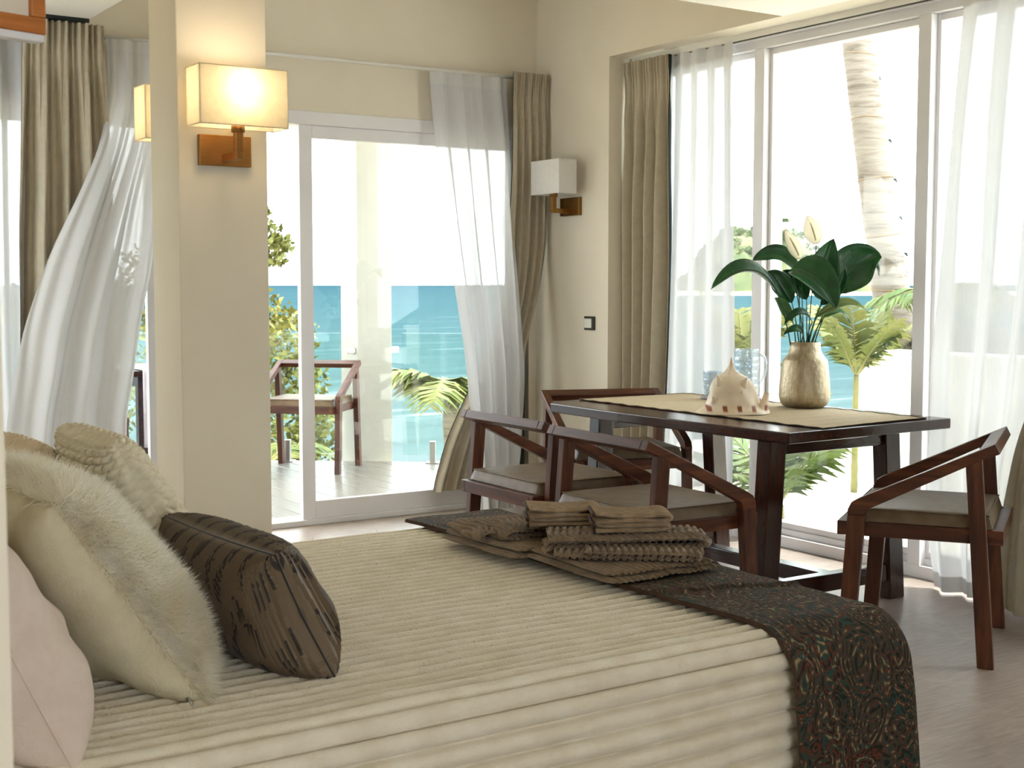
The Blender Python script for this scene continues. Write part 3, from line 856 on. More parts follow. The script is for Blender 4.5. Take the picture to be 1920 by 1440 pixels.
def blades(name, Pts, Nrm, length, width, mat, parent, n, seed, jitter=.6, droop=0.0, comb=None, flat=None):
    """short fibres standing on a sampled surface"""
    r = np.random.default_rng(seed)
    idx = r.integers(0, len(Pts), n)
    p = Pts[idx] + r.normal(0, .0025, (n, 3)); d = Nrm[idx] + r.normal(0, jitter, (n, 3))
    if comb is not None: d = d + np.array(comb)
    d[:, 2] -= droop
    d /= np.linalg.norm(d, axis=1, keepdims=True) + 1e-9
    nn0 = Nrm[idx]
    if flat is not None:      # tufts brushed along the cloth
        tg = np.cross(nn0, r.normal(0, 1, (n, 3))); tg /= np.linalg.norm(tg, axis=1, keepdims=True) + 1e-9
        d = tg + nn0 * flat * r.uniform(.3, 1.3, (n, 1)); d /= np.linalg.norm(d, axis=1, keepdims=True)
    a = np.cross(d, nn0 + r.normal(0, .15, (n, 3))) if flat is not None else np.cross(d, r.normal(0, 1, (n, 3)))
    a /= np.linalg.norm(a, axis=1, keepdims=True) + 1e-9
    Lr = length * r.uniform(.5, 1.2, (n, 1)); W = width * r.uniform(.6, 1.2, (n, 1))
    V = np.stack([p - a * W / 2, p + a * W / 2, p + d * Lr], 1).reshape(-1, 3)
    F = np.arange(3 * n).reshape(-1, 3)
    o = np_mesh(name, V, F, mat, parent, False)
    o['kind'] = 'stuff'
    return o
def grid_normals(P):
    du = np.gradient(P, axis=0); dv = np.gradient(P, axis=1)
    n = np.cross(du, dv); n /= np.linalg.norm(n, axis=2, keepdims=True) + 1e-12
    return n
nt1 = grid_normals(top); nt1 *= np.sign(nt1[..., 2:3])
ns1 = grid_normals(P); sg = np.sign((ns1 * NRM).sum(-1, keepdims=True)); ns1 *= sg
# tufts sit on the backs of the ribs only, so the grooves between them stay open
k1 = np.abs(np.sin(PI * (Yg - BY0 - IN + warp) / PITCH_R)) > .75; k2 = np.abs(np.sin(PI * (SS + .006 * sines(TT, SS, 12, 4, 3.0)) / PITCH_R)) > .7; k2[:] = False
fp = np.concatenate([top[k1] - BO, P[k2] - BO]); fn = np.concatenate([nt1[k1], ns1[k2]])
blades('pile', fp, fn, .0075, .0028, 'plush_fibre', bed, 9000, 5, .0, flat=.2)

# runner cloth across the foot, falling over the near side
RX0, RX1 = 2.075, 2.442
nu_, nv_ = 60, 220
prof = []
slen = 0
top_len = BY1 - .0 - (BY0 + .05)
for k in range(nv_):
    s = k / (nv_ - 1) * (top_len + .055 * PI / 2 + .05 + .40)
    if s < top_len: y, z, ny_, nz_ = BY1 - s, ZT, 0, 1
    elif s < top_len + .10 * PI / 2:
        a = (s - top_len) / .10; y, z, ny_, nz_ = BY0 + .05 - .10 * math.sin(a), ZT - .10 + .10 * math.cos(a), -math.sin(a), math.cos(a)
    else:
        e = s - top_len - .10 * PI / 2; y, z, ny_, nz_ = BY0 - .05 - e * .12, ZT - .10 - e, -.99, .12
    prof.append((s, y, z, ny_, nz_))
pr = np.array(prof)
U = np.linspace(0, 1, nu_)[:, None] * np.ones((1, nv_)); Sv = pr[:, 0][None, :] * np.ones((nu_, 1))
hangv = np.clip((Sv - top_len) / .25, 0, 1)
Xr = RX0 + (RX1 - RX0) * U + (1 - U) * .02 * np.sin(Sv * 5) * .5 + hangv * .012 * (U - .2)
lift = .024 + .004 * sines(Xr, Sv, 41, 5, 9.0) + hangv * .012 * np.sin(Xr * 16 + .5)
# two creases across the cloth
for s0, w0, a0 in ((1.32, .012, .010), (1.02, .010, .009), (.42, .012, .007)):
    lift = lift + a0 * np.exp(-((Sv - s0 - .12 * (U - .5)) / w0) ** 2)
edge = np.clip((Xr - (BX1 - .07)) / .10, 0, 1)
Pr = np.stack([Xr, pr[:, 1][None, :] + pr[:, 3][None, :] * lift, pr[:, 2][None, :] + pr[:, 4][None, :] * lift], -1)
Pr[..., 2] -= edge ** 2 * .055 * (1 - hangv); Pr[..., 1] += edge ** 2 * .04 * hangv
RO = np.array((2.29, 2.9, ZT))
runner = empty('bed_runner', RO); tag(runner, 'dark paisley runner cloth laid across the foot of the bed', 'bed runner')
uvr = np.stack([Xr, Sv], -1)
np_grid('cloth', Pr - RO, 'paisley', runner, uv=uvr)
Pe = np.concatenate([Pr[:1], Pr[:1] + np.array([-.004, 0, -.010])], 0)
np_grid('edge_seam', Pe - RO, 'towel_hem', runner)

# ------------------------------------------------------------------ pillows
def pillow(name, label, bottom, w, h, t, lean, yaw, mat, cat='pillow', detail=None, n=60, power=.5, squash=.06, group=None, parts=None, roll=0.0):
    """upright cushion standing on its lower edge, leaning back towards the bed head (-x)"""
    root = empty(name, bottom); tag(root, label, cat, group)
    th, ya = math.radians(lean), math.radians(yaw)
    up = np.array([-math.sin(th), 0, math.cos(th)]); fr = np.array([math.cos(th), 0, math.sin(th)]); wd = np.array([0, 1., 0])
    rz = np.array([[math.cos(ya), -math.sin(ya), 0], [math.sin(ya), math.cos(ya), 0], [0, 0, 1]])
    up, fr, wd = rz @ up, rz @ fr, rz @ wd
    q = np.sin(np.linspace(-PI / 2, PI / 2, n)) * .35 + np.linspace(-1, 1, n) * .65
    u, v = np.meshgrid(q, q, indexing='ij')
    def side(sgn):
        x = u * w / 2 * (1 - squash * (1 - v ** 2)); y = v * h / 2 * (1 - squash * (1 - u ** 2)) + h / 2 * (1 - squash * .4)
        th_ = t / 2 * np.clip((1 - u ** 4) * (1 - v ** 4), 0, 1) ** power
        th_ = th_ * (1 + .06 * sines(u, v, 77, 4, 2.5)) + .004 * sines(u, v, 78, 5, 7.0) * np.clip((1 - u ** 2) * (1 - v ** 2), 0, 1)
        # weight settles into the lower half
        th_ = th_ * (1 + .18 * (-v) * (1 - v ** 2))
        G = x[..., None] * wd + y[..., None] * up + (sgn * th_)[..., None] * fr
        if detail is not None:
            gn = grid_normals(G); gn = gn * np.sign(gn @ fr)[..., None] * sgn
            fade = np.clip((1 - np.maximum(np.abs(u), np.abs(v))) / .012, 0, 1)
            G = G + gn * (detail(u, v, sgn) * fade)[..., None]
        return G
    F_, B_ = side(1), side(-1)
    return root, F_, B_, (up, fr, wd, u, v)

def shell_of(root, F_, B_, mf, mb, nf='front', nb='back', uvf=None):
    np_grid(nf, F_, mf, root, uv=uvf, flip=True)
    np_grid(nb, B_, mb, root, uv=uvf)
def seam(root, F_, mat, r=.004):
    loop = np.concatenate([F_[:, 0], F_[-1, 1:], F_[::-1, -1][1:], F_[0, ::-1][1:-1]])
    mb = MB(); pts = [Vector(p) for p in loop[::2]]; pts.append(pts[0])
    mb.tube(pts, r, 6, False).build('seam', mat, root, True)

# pale pink pillow nearest the camera
def wrinkle(u, v, s): return .006 * np.sin(9 * u + 5 * v + 2 * np.sin(4 * v)) * np.clip(1 - (v + .6) ** 2, 0, 1)
root, F_, B_, fr_ = pillow('pillow', 'pale pink cotton pillow nearest the camera at lower left', (.565, 2.42, ZT + .005), .60, .41, .22, 24, 0, 'cotton_pink', detail=wrinkle)
shell_of(root, F_, B_, 'cotton_pink', 'cotton_pink'); seam(root, F_, 'cotton_pink', .003)

# cream pillow with a fur front
root, F_, B_, fr_ = pillow('fur_pillow', 'big cream pillow with a shaggy white fur front', (.865, 2.65, ZT + .012), .61, .475, .22, 34, 0, 'linen_cream', n=70,
    detail=lambda u, v, s: (.010 * np.sin(5 * u + 3 * v + 3 * np.sin(2.5 * u)) if s < 0 else 0 * u))
shell_of(root, F_, B_, 'fur', 'linen_cream', 'fur_side', 'linen_back'); seam(root, F_, 'linen_cream', .004)
up_, frn, wd_, u_, v_ = fr_
nF = grid_normals(F_); nF *= np.sign((nF @ frn))[..., None]
rimm = (np.abs(u_) > .93) | (np.abs(v_) > .93)
rim = F_[rimm]; rn = (rim - (up_ * .24)); rn = rn / np.linalg.norm(rn, axis=1, keepdims=True) + frn * .5
fp = np.concatenate([F_.reshape(-1, 3)] + [rim] * 2); fn = np.concatenate([nF.reshape(-1, 3)] + [rn] * 2)
# denser sampling of the front by jittering inside the grid
jr = np.random.default_rng(3)
big = fp[jr.integers(0, len(fp), 1)]
def dense(Pg, Ng, k, seed):
    r = np.random.default_rng(seed); a, b = Pg.shape[:2]
    i = r.uniform(0, a - 1.001, k); j = r.uniform(0, b - 1.001, k); i0 = i.astype(int); j0 = j.astype(int); fi = (i - i0)[:, None]; fj = (j - j0)[:, None]
    f = lambda G: G[i0, j0] * (1 - fi) * (1 - fj) + G[i0 + 1, j0] * fi * (1 - fj) + G[i0, j0 + 1] * (1 - fi) * fj + G[i0 + 1, j0 + 1] * fi * fj
    return f(Pg), f(Ng)
dp, dn = dense(F_, nF, 60000, 9)
fu = blades('fur', dp, dn, .036, .0022, 'fur', root, 60000, 13, .55, .25)
fu2 = blades('fur_rim', rim, rn, .034, .0022, 'fur', root, 16000, 14, .5, .2)
MB().tube([(0, 0, 0), (.004, -.006, -.004), (.006, -.012, -.012)], .003, 6).build('zip_pull', 'steel', root, True).location = tuple((F_[2, 1] + B_[2, 1]) / 2 + np.array([-.03, -.004, .004]))

# chunky chenille pillows: staggered rows of fat stitches
def knots(nrow, ncol, A):
    def f(u, v, s):
        u = .45 * u + .55 * np.arcsin(np.clip(u, -1, 1)) / (PI / 2); v = .45 * v + .55 * np.arcsin(np.clip(v, -1, 1)) / (PI / 2)
        r = (v + 1) / 2 * nrow; ri = np.floor(r); fr = r - ri
        c = (u + 1) / 2 * ncol + .5 * (ri % 2) + .25 * np.sin(ri * 2.3) ; fc = c - np.floor(c)
        slant = (fr - .5) * .5
        fc2 = np.mod(fc + slant, 1)
        a = np.clip(1 - ((fr - .5) / .5) ** 2, 0, 1) ** .5; b2 = np.clip(1 - ((fc2 - .5) / .5) ** 2, 0, 1) ** .5
        return A * (a * b2) ** .8 - A * .3
    return f
root, F_, B_, fr_ = pillow('chenille_pillow', 'chunky cream chenille-knit pillow standing tallest beside the pillar', (1.125, 3.15, ZT + .012), .44, .485, .15, 30, 0, 'chenille', n=190, detail=knots(24, 12, .015), power=.45, squash=.03)
shell_of(root, F_, B_, 'chenille', 'chenille'); 
root, F_, B_, fr_ = pillow('chenille_pillow', 'sand-coloured chunky knit pillow mostly hidden behind the fur pillow', (1.03, 3.50, ZT + .012), .44, .44, .15, 33, 0, 'chenille_warm', n=150, detail=knots(24, 12, .014), power=.45, squash=.03)
shell_of(root, F_, B_, 'chenille_warm', 'chenille_warm')

# brown pleated lumbar cushion
NT = 60
def tucks(u, v, s):
    q = tuck_u(u, v) ; f = q - np.floor(q)
    return .0065 * (1 - f) ** 1.2
def tuck_u(u, v): return (u + 1) / 2 * NT + .6 * np.sin(2.6 * v + 1.2) + .3 * np.sin(5 * v + 2 * u)
root, F_, B_, fr_ = pillow('pleated_cushion', 'taupe brown satin cushion with narrow tucks in front of the fur pillow', (1.115, 2.61, ZT + .014), .54, .285, .19, 26, 3, 'pleated_satin', cat='cushion', n=230, detail=tucks, power=.5, squash=.05)
uq = np.stack([tuck_u(fr_[3], fr_[4]), fr_[4]], -1)
shell_of(root, F_, B_, 'pleated_satin', 'pleated_satin', uvf=uq); seam(root, F_, 'pleated_satin', .0028)

# ------------------------------------------------------------------ towels on the runner
def towel_layer(name, c, L, W, H, rz, mat, parent, pitch, amp, axis='L', taper=0.0, curl=0.0, seed=1, bend=0.0, off=(0, 0, 0)):
    """one fold of terry: rounded slab, ribbed"""
    nl, na = int(max(60, L / pitch * 8)) if axis == 'L' else 90, 56
    if axis == 'W': na = int(max(60, 2 * W / pitch * 8))
    l = np.linspace(-1, 1, nl)[:, None] * np.ones((1, na)); a = np.linspace(0, 2 * PI, na, endpoint=False)[None, :] * np.ones((nl, 1))
    e = .45
    cw = np.sign(np.cos(a)) * np.abs(np.cos(a)) ** e; cz = np.sign(np.sin(a)) * np.abs(np.sin(a)) ** .75
    endr = np.clip(1 - np.abs(l) ** 14, 0, 1) ** .5
    w = W / 2 * cw * (1 - taper * l) * (.9 + .1 * endr); z = H / 2 * cz * endr
    r = np.sin(2 * PI * ((l * L / 2) if axis == 'L' else (w * (1 + .0 * l))) / pitch + (3 * w if axis == 'L' else 4 * l * L))
    rr_ = amp * np.abs(r) ** .7 * np.sign(r)
    zz = z + rr_ * np.where(cz > -.2, 1, .2) * endr + .004 * sines(l * 2, cw, seed, 4, 2.2) + curl * np.clip(l, 0, 1) ** 2
    xx = l * L / 2; yy = w + bend * (l ** 2) + rr_ * .5 * np.sign(cw) * (np.abs(cw) > .9)
    cs, sn = math.cos(rz), math.sin(rz)
    Pm = np.stack([xx * cs - yy * sn, xx * sn + yy * cs, zz], -1) + np.array(c)
    return np_grid(name, Pm - np.array(off), mat, parent, cv=True)
RA = -YAW  # direction running left-right in the picture
def towel(name, label, loc, layers, group):
    root = empty(name, loc); tag(root, label, 'towel', group)
    for i, (dx, dy, z, L, W, H, rz, mat, pitch, amp, axis, kw) in enumerate(layers):
        towel_layer('fold', (dx, dy, z), L, W, H, rz, mat, root, pitch, amp, axis, **kw)
    return root
ZR = ZT + .026
D = math.radians
def ribbon(name, path, W, th, rz, off, mat, parent, pitch, amp, seed=1, shear=0.0, closed_rib='S'):
    """a strip of terry following a folded (l,z) path, swept across its width; ribs run across (S) or along (W) it"""
    pts = [Vector((p[0], 0, p[1])) for p in path]; dense_ = []
    for a, b_ in zip(pts[:-1], pts[1:]):
        m_ = max(1, int((b_ - a).length / .0022)); dense_ += [a.lerp(b_, k / m_) for k in range(m_)]
    dense_.append(pts[-1]); q = np.array([(p.x, p.z) for p in dense_])
    for _ in range(14):
        q[1:-1] = (q[:-2] + 2 * q[1:-1] + q[2:]) / 4
    tg = np.gradient(q, axis=0); tg /= np.linalg.norm(tg, axis=1, keepdims=True) + 1e-9
    nr = np.stack([-tg[:, 1], tg[:, 0]], -1); sl = np.concatenate([[0], np.cumsum(np.linalg.norm(np.diff(q, axis=0), axis=1))])
    nw = 26 if closed_rib == 'S' else int(W / pitch * 8)
    w = np.linspace(-1, 1, nw)
    SS_, WW = np.meshgrid(sl, w, indexing='ij')
    r = np.sin(2 * PI * (SS_ + .02 * WW ** 2 + .006 * np.sin(5 * WW + seed)) / pitch) if closed_rib == 'S' else np.sin(2 * PI * (WW * W / 2 + .003 * np.sin(SS_ * 30)) / pitch)
    rh = amp * (np.abs(r) ** .6 * np.sign(r) + .3)
    edge_ = np.clip(1 - np.abs(WW) ** 10, 0, 1) ** .5
    cs, sn = math.cos(rz), math.sin(rz)
    def layer(sgn):
        d = sgn * (th / 2 * edge_ + rh * edge_)
        l = q[:, 0:1] + nr[:, 0:1] * d + shear * WW * W / 2; z = q[:, 1:2] + nr[:, 1:2] * d + .0025 * sines(SS_ * 12, WW * 2, seed, 4, 1.5)
        y = WW * W / 2 * (1 + .03 * np.sin(SS_ * 9 + seed))
        return np.stack([l * cs - y * sn, l * sn + y * cs, z], -1) + np.array(off)
    A, B = layer(1), layer(-1)
    V = np.concatenate([A, B[:, ::-1]], 1)
    return np_grid(name, V, mat, parent, cv=True)
def towel_root(name, label, loc):
    r = empty(name, loc); tag(r, label, 'towel', 'brown towels on the bed runner'); return r
# left bath towel: flat stack below, fanned folds above
t1 = towel_root('bath_towel', 'folded brown ribbed bath towel fanned out at left on the runner', (2.17, 3.19, ZR))
towel_layer('fold', (.0, .0, .009), .37, .40, .016, 0, 'towel', t1, .017, .0026, 'L', seed=1)
towel_layer('fold', (.01, .005, .024), .36, .385, .014, D(2), 'towel', t1, .017, .0028, 'L', seed=2)
for i, (dx, dy, z, L, W, rz) in enumerate(((-.03, .06, .038, .30, .24, -8), (.0, .02, .044, .30, .22, 2), (.05, -.03, .050, .30, .20, -18), (.09, -.06, .052, .26, .17, -34))):
    ribbon('fanned_fold', [(L / 2, -.008), (-L / 2 + .03, -.008), (-L / 2, .002), (-L / 2 + .03, .014), (L / 2, .010)], W, .010, D(rz), (dx, dy, z), 'towel', t1, .018, .0040, i)
# right bath towel: square base stack with a long rolled fold lying across it
t2 = towel_root('bath_towel', 'folded brown ribbed bath towel spread diagonally nearest the camera', (2.21, 2.80, ZR))
towel_layer('fold', (-.005, .0, .009), .36, .40, .016, 0, 'towel', t2, .019, .0034, 'L', seed=5)
towel_layer('fold', (.0, .006, .024), .35, .38, .013, D(-3), 'towel', t2, .019, .0034, 'L', seed=6)
ribbon('rolled_fold', [(.20, -.016), (-.18, -.014), (-.21, -.004), (-.18, .006), (.0, .004), (.20, .008), (.235, .020), (.20, .034), (.0, .030), (-.20, .028)], .17, .010, D(-33), (.02, .035, .046), 'towel', t2, .019, .0044, 7)
ribbon('rolled_fold', [(-.20, .006), (.0, .002), (.17, .000), (.19, .008), (.15, .014), (-.12, .014)], .12, .009, D(-40), (-.02, -.06, .040), 'towel', t2, .019, .0042, 9)
def hand_towel(label, loc, rz):
    root = empty('hand_towel', loc, 0); tag(root, label, 'towel', 'brown towels on the bed runner')
    ribbon('folded_cloth', [(-.10, .006), (.0, .004), (.085, .006), (.104, .014), (.088, .023), (.0, .020), (-.09, .021), (-.10, .024), (-.09, .028), (.0, .034), (.088, .030), (.108, .040), (.09, .050), (.0, .044), (-.104, .050)], .125, .010, rz, (0, 0, 0), 'towel_light', root, .0115, .0020, 3, closed_rib='W')
    cs, sn = math.cos(rz), math.sin(rz)
    for z in (.022, .050):
        q = [Vector((-.106 * cs - a * sn, -.106 * sn + a * cs, z)) for a in np.linspace(-.062, .062, 9)]
        MB().tube(q, .0055, 6).build('hem', 'towel_hem', root, True)
    return root
hand_towel('small light brown hand towel on the left bath towel', (2.20, 3.06, ZR + .076), D(-30))
hand_towel('small light brown hand towel on the right bath towel', (2.26, 2.83, ZR + .088), D(-31))

# ------------------------------------------------------------------ dining table
TZ = .735
tb = empty('dining_table', (4.02, 4.28, 0)); tag(tb, 'dark polished wooden dining table with splayed legs', 'table')
TO = Vector((4.02, 4.28, 0))
def tpart(name, mb, bevel=.005, mat='wood_table'): return rel(mb, TO).build(name, mat, tb, bevel=bevel)
top_poly = [(3.545, 3.51), (4.50, 3.54), (4.49, 4.3), (4.47, 5.09), (3.90, 5.12), (3.60, 5.09), (3.535, 5.02), (3.52, 4.5), (3.525, 4.0)]
tpart('tabletop', MB().extrude(top_poly, TZ - .042, TZ, lambda p, q, t: (p, q, t)))
for y, xl, xr in ((3.65, 3.60, 4.235), (4.75, 3.63, 4.29)):
    for x, dx in ((xl, -.04), (xr, .05)):
        a, b_ = .043, .036
        tpart('leg', MB().hexa([(x + dx - a, y - b_, 0), (x + dx + a, y - b_, 0), (x + dx + a, y + b_, 0), (x + dx - a, y + b_, 0)],
                               [(x - a, y - b_, TZ - .042), (x + a, y - b_, TZ - .042), (x + a, y + b_, TZ - .042), (x - a, y + b_, TZ - .042)]), mat='wood_table_leg')
    tpart('crossbar', MB().box((xl - .02, y - .025, .075), (xr + .02, y + .025, .145)), mat='wood_table_bar')
    tpart('apron', MB().box((xl + .03, y - .02, TZ - .10), (xr - .03, y + .02, TZ - .042)), mat='wood_table_bar')
tpart('stretcher', MB().box((3.90, 3.66, .08), (3.97, 4.74, .14)))
# woven mat along the table
mt = empty('table_mat', (4.07, 4.3, TZ)); tag(mt, 'beige woven mat running along the dining table', 'table mat')
nu_, nv_ = 30, 120
uu, vv = np.meshgrid(np.linspace(0, 1, nu_), np.linspace(0, 1, nv_), indexing='ij')
x = 3.74 + .65 * uu + .004 * np.sin(vv * 40) * (1 - uu); y = 3.525 + 1.55 * vv + .05 * uu * (1 - vv)
z = TZ + .004 + .0012 * np.sin(vv * 90 + 3 * uu) + .0008 * sines(x, y, 5, 4, 40)
Pm = np.stack([x, y, z], -1) - np.array(mt.location)
np_grid('weave', Pm, 'mat_weave', mt)
bd = MB()
loop = [Vector(p) for p in np.concatenate([Pm[:, 0], Pm[-1, 1:], Pm[::-1, -1][1:], Pm[0, ::-1][1:]])]
bd.tube(loop, .003, 5, False).build('bound_edge', 'towel_hem', mt, True)

# ------------------------------------------------------------------ chairs
def make_chair():
    root = empty('dining_armchair')
    HW, TK = .292, .036
    yz = lambda p, q, t: (t, p, q)
    for sx in (-1, 1):
        a, b_ = sx * HW - TK / 2, sx * HW + TK / 2
        MB().extrude([(-.027, 0), (.027, 0), (.079, .685), (.027, .702)], a, b_, yz).build('leg', 'wood_chair', root, bevel=.003)
        MB().extrude([(.437, 0), (.492, 0), (.462, .49), (.402, .49)], a, b_, yz).build('leg', 'wood_chair', root, bevel=.003)
        MB().extrude([(-.013, .757), (.425, .549), (.450, .533), (.461, .510), (.462, .4895), (.402, .4895), (.398, .506), (.385, .517), (.027, .7015), (-.029, .724)], a - .001, b_ + .001, yz).build('armrest', 'wood_chair_arm', root, bevel=.003)
    MB().extrude([(-.013, .757), (.040, .732), (.026, .7015), (-.029, .724)], -HW + TK / 2 + .001, HW - TK / 2 - .001, yz).build('back_rail', 'wood_chair_rail', root, bevel=.003)
    W2 = HW - TK / 2 - .0005
    for s in (-1, 1):
        MB().box((s * W2 - (.03 if s > 0 else 0), -.044, .413), (s * W2 + (0 if s > 0 else .03), .502, .462)).build('side_rail', 'wood_chair_arm', root, bevel=.002)
    for y0 in (-.044, .472):
        MB().box((-W2 + .03, y0, .413), (W2 - .03, y0 + .03, .462)).build('seat_rail', 'wood_chair_rail', root, bevel=.002)
    MB().box((-W2 + .03, -.014, .44), (W2 - .03, .472, .458)).build('seat_board', 'wood_chair_rail', root)
    # cushion
    n = 40
    q = np.linspace(-1, 1, n); u, v = np.meshgrid(q, q, indexing='ij')
    cx, cyy = .262, .240
    f = np.clip((1 - u ** 26) * (1 - v ** 26), 0, 1) ** .4
    zt = .463 + .046 * f + .008 * (1 - u ** 2) * (1 - v ** 2) + .0015 * sines(u, v, 4, 4, 3)
    zb = .4625 + .0 * f
    Pt = np.stack([u * cx, .232 + v * cyy, zt], -1); Pb = np.stack([u * cx * .995, .232 + v * cyy * .995, zb], -1)
    V = np.concatenate([Pt.reshape(-1, 3), Pb.reshape(-1, 3)]); F1 = grid_faces(n, n); 
    cu_ = np_mesh('seat_cushion', V, np.concatenate([F1, F1[:, ::-1] + n * n]), 'leather', root)
    pp = [Vector((sx * cx * .95, .232 + sy * cyy * .95, .5055)) for sx, sy in ((-1, -1), (1, -1), (1, 1), (-1, 1), (-1, -1))]
    pts = []
    for a, b_ in zip(pp[:-1], pp[1:]):
        pts += [a.lerp(b_, k / 8) for k in range(8)]
    pts.append(pts[0])
    MB().tube(pts, .0025, 5, False).build('piping', 'leather', cu_, True)
    return root
chair0 = make_chair()
chairs = [
    ((2.938, 4.493, 0), -91.0, 'wooden armchair with its back to the bed, farther of the two side by side', 'armchairs around the dining table'),
    ((2.871, 3.770, 0), -92.6, 'wooden armchair with its back to the bed, nearer of the two side by side', 'armchairs around the dining table'),
    ((4.072, 5.340, 0), 160.5, 'wooden armchair beyond the table, turned towards the camera', 'armchairs around the dining table'),
    ((3.986, 2.9375, 0), 33.0, 'wooden armchair at the near right end of the table, seen from its side', 'armchairs around the dining table'),
    ((4.13, 8.76, -.015), 135.4, 'wooden armchair outside on the balcony, seen through the glass door', 'armchairs on the balcony'),
    ((2.03, 8.36, -.015), -70.0, 'wooden armchair outside on the balcony, hidden behind the billowing sheer', 'armchairs on the balcony'),
]
for i, (loc, rz, lab, grp) in enumerate(chairs):
    o = chair0 if i == 0 else copy_tree(chair0)
    o.location = loc; o.rotation_euler = (0, 0, D(rz)); tag(o, lab, 'chair', grp)

# ------------------------------------------------------------------ things on the table
ZM = TZ + .006
RV = Vector((math.cos(YAW), -math.sin(YAW), 0)); FV = Vector((math.sin(YAW), math.cos(YAW), 0)); ZV = Vector((0, 0, 1))
vase = empty('vase', (4.325, 4.19, ZM)); tag(vase, 'hammered champagne metal vase holding a peace lily', 'vase')
MB().lathe([(0, 0), (.082, 0), (.098, .010), (.108, .028), (.112, .05), (.110, .10), (.104, .16), (.098, .205), (.095, .212), (.086, .222), (.074, .238), (.067, .26), (.065, .287), (.062, .288), (.060, .26), (.06, .20)], 40).build('body', 'hammered_brass', vase, True)
MB().lathe([(0, .23), (.063, .23), (.063, .236), (0, .236)], 24).build('soil', 'bark', vase)
lily = empty('peace_lily', vase.location + Vector((0, 0, .235))); tag(lily, 'peace lily plant with two white flowers and dark glossy leaves', 'plant')
K = .00237   # metres per picture pixel at the vase, used once to size the plant
def pt(px, py, d=0.0): return RV * ((px - 1508) * K) + ZV * ((637 - py) * K + .055) + FV * d
def bez(ps, n):
    ps = [Vector(p) for p in ps]; out = []
    for k in range(n + 1):
        t = k / n; q = ps[:]
        while len(q) > 1: q = [a.lerp(b_, t) for a, b_ in zip(q[:-1], q[1:])]
        out.append(q[0])
    return out
def leaf(name, spine, width, face, mat, cup=.18, fold=.12, n=18, m=8, wav=.004, seed=1, peak=.4):
    """blade along a spine; face: the direction its upper side looks"""
    sp = bez(spine, n); face = Vector(face).normalized()
    P = np.zeros((n + 1, m + 1, 3))
    for i, p in enumerate(sp):
        d = (sp[min(i + 1, n)] - sp[max(i - 1, 0)]).normalized()
        side = d.cross(face)
        if side.length < .1: side = d.cross(RV)
        side.normalize(); nn = side.cross(d).normalized()
        t = i / n
        w = width * (math.sin(PI * t ** (math.log(.5) / math.log(peak))) ** .8 if 0 < t < 1 else 0.0) + .0006
        for j in range(m + 1):
            s = -1 + 2 * j / m
            P[i, j] = p + side * (w / 2 * s) + nn * (w * (cup * (s * s) - fold * (1 - abs(s))) + wav * math.sin(9 * t + 3 * s + seed) * abs(s))
    lf = np_grid(name, P, mat, lily)
    so = lf.modifiers.new('thick', 'SOLIDIFY'); so.thickness = .0008
    MB().tube(sp[:n - 1], [max(.0006, .0022 * (1 - i / n)) for i in range(n - 1)], 5).build('midrib', 'leaf_mid', lf, True)
    return lf
def stem(a, b_, sag=.02, r=.0032):
    mid = (a + b_) / 2 + Vector((0, 0, sag)) - RV * ((b_ - a).dot(RV)) * .12
    MB().tube(bez([a, mid, b_], 10), [r * (1 - .3 * i / 10) for i in range(11)], 6).build('stem', 'lily_stem', lily, True)
LV = [  # blade spine in (px,py,depth), width px, facing, material
    ([(1452, 548, -.03), (1420, 490, -.08), (1365, 488, -.10), (1325, 540, -.10)], 46, (.1, -.5, .8), 'leaf_dark', 1478),
    ([(1497, 506, .05), (1470, 468, .07), (1440, 470, .08), (1414, 487, .08)], 42, (-.2, -.7, .6), 'leaf_dark', 1500),
    ([(1478, 503, -.02), (1500, 500, -.10), (1535, 530, -.14), (1548, 575, -.15)], 74, (-.35, -.8, .5), 'leaf_dark', 1505),
    ([(1542, 562, .02), (1535, 520, .03), (1545, 480, .04), (1561, 446, .03)], 62, (-.5, -.8, .15), 'leaf_dark', 1516),
    ([(1566, 550, .05), (1590, 500, .07), (1625, 478, .08), (1656, 480, .07)], 84, (-.5, -.75, .35), 'leaf_dark', 1522),
    ([(1600, 500, .12), (1640, 478, .14), (1655, 490, .15), (1661, 514, .15)], 24, (-.2, -.4, .8), 'leaf_dark', 1524),
    ([(1524, 592, -.05), (1556, 562, -.07), (1592, 558, -.08), (1618, 584, -.08)], 25, (-.2, -.6, .8), 'leaf_pale', 1514),
    ([(1546, 592, .03), (1570, 576, .04), (1586, 580, .05), (1596, 604, .05)], 17, (-.2, -.5, .8), 'leaf_mid', 1518),
    ([(1516, 600, -.05), (1498, 574, -.08), (1474, 578, -.09), (1461, 606, -.09)], 20, (-.1, -.5, .8), 'leaf_dark', 1508),
    ([(1500, 626, -.04), (1492, 606, -.06), (1474, 612, -.07), (1462, 624, -.07)], 18, (-.3, -.6, .7), 'leaf_dark', 1502),
    ([(1484, 566, .02), (1462, 530, .02), (1450, 515, .02), (1438, 507, .02)], 40, (-.6, -.6, .5), 'leaf_dark', 1494),
    ([(1532, 570, -.03), (1560, 545, -.03), (1574, 530, -.03), (1577, 500, -.03)], 26, (-.7, -.6, .2), 'leaf_dark', 1514),
    ([(1484, 600, .0), (1468, 575, .0), (1462, 562, .0), (1450, 556, .0)], 22, (-.6, -.6, .4), 'leaf_mid', 1490),
    ([(1515, 560, .06), (1500, 530, .07), (1490, 515, .07), (1470, 505, .08)], 40, (-.4, -.7, .5), 'leaf_dark', 1510),
]
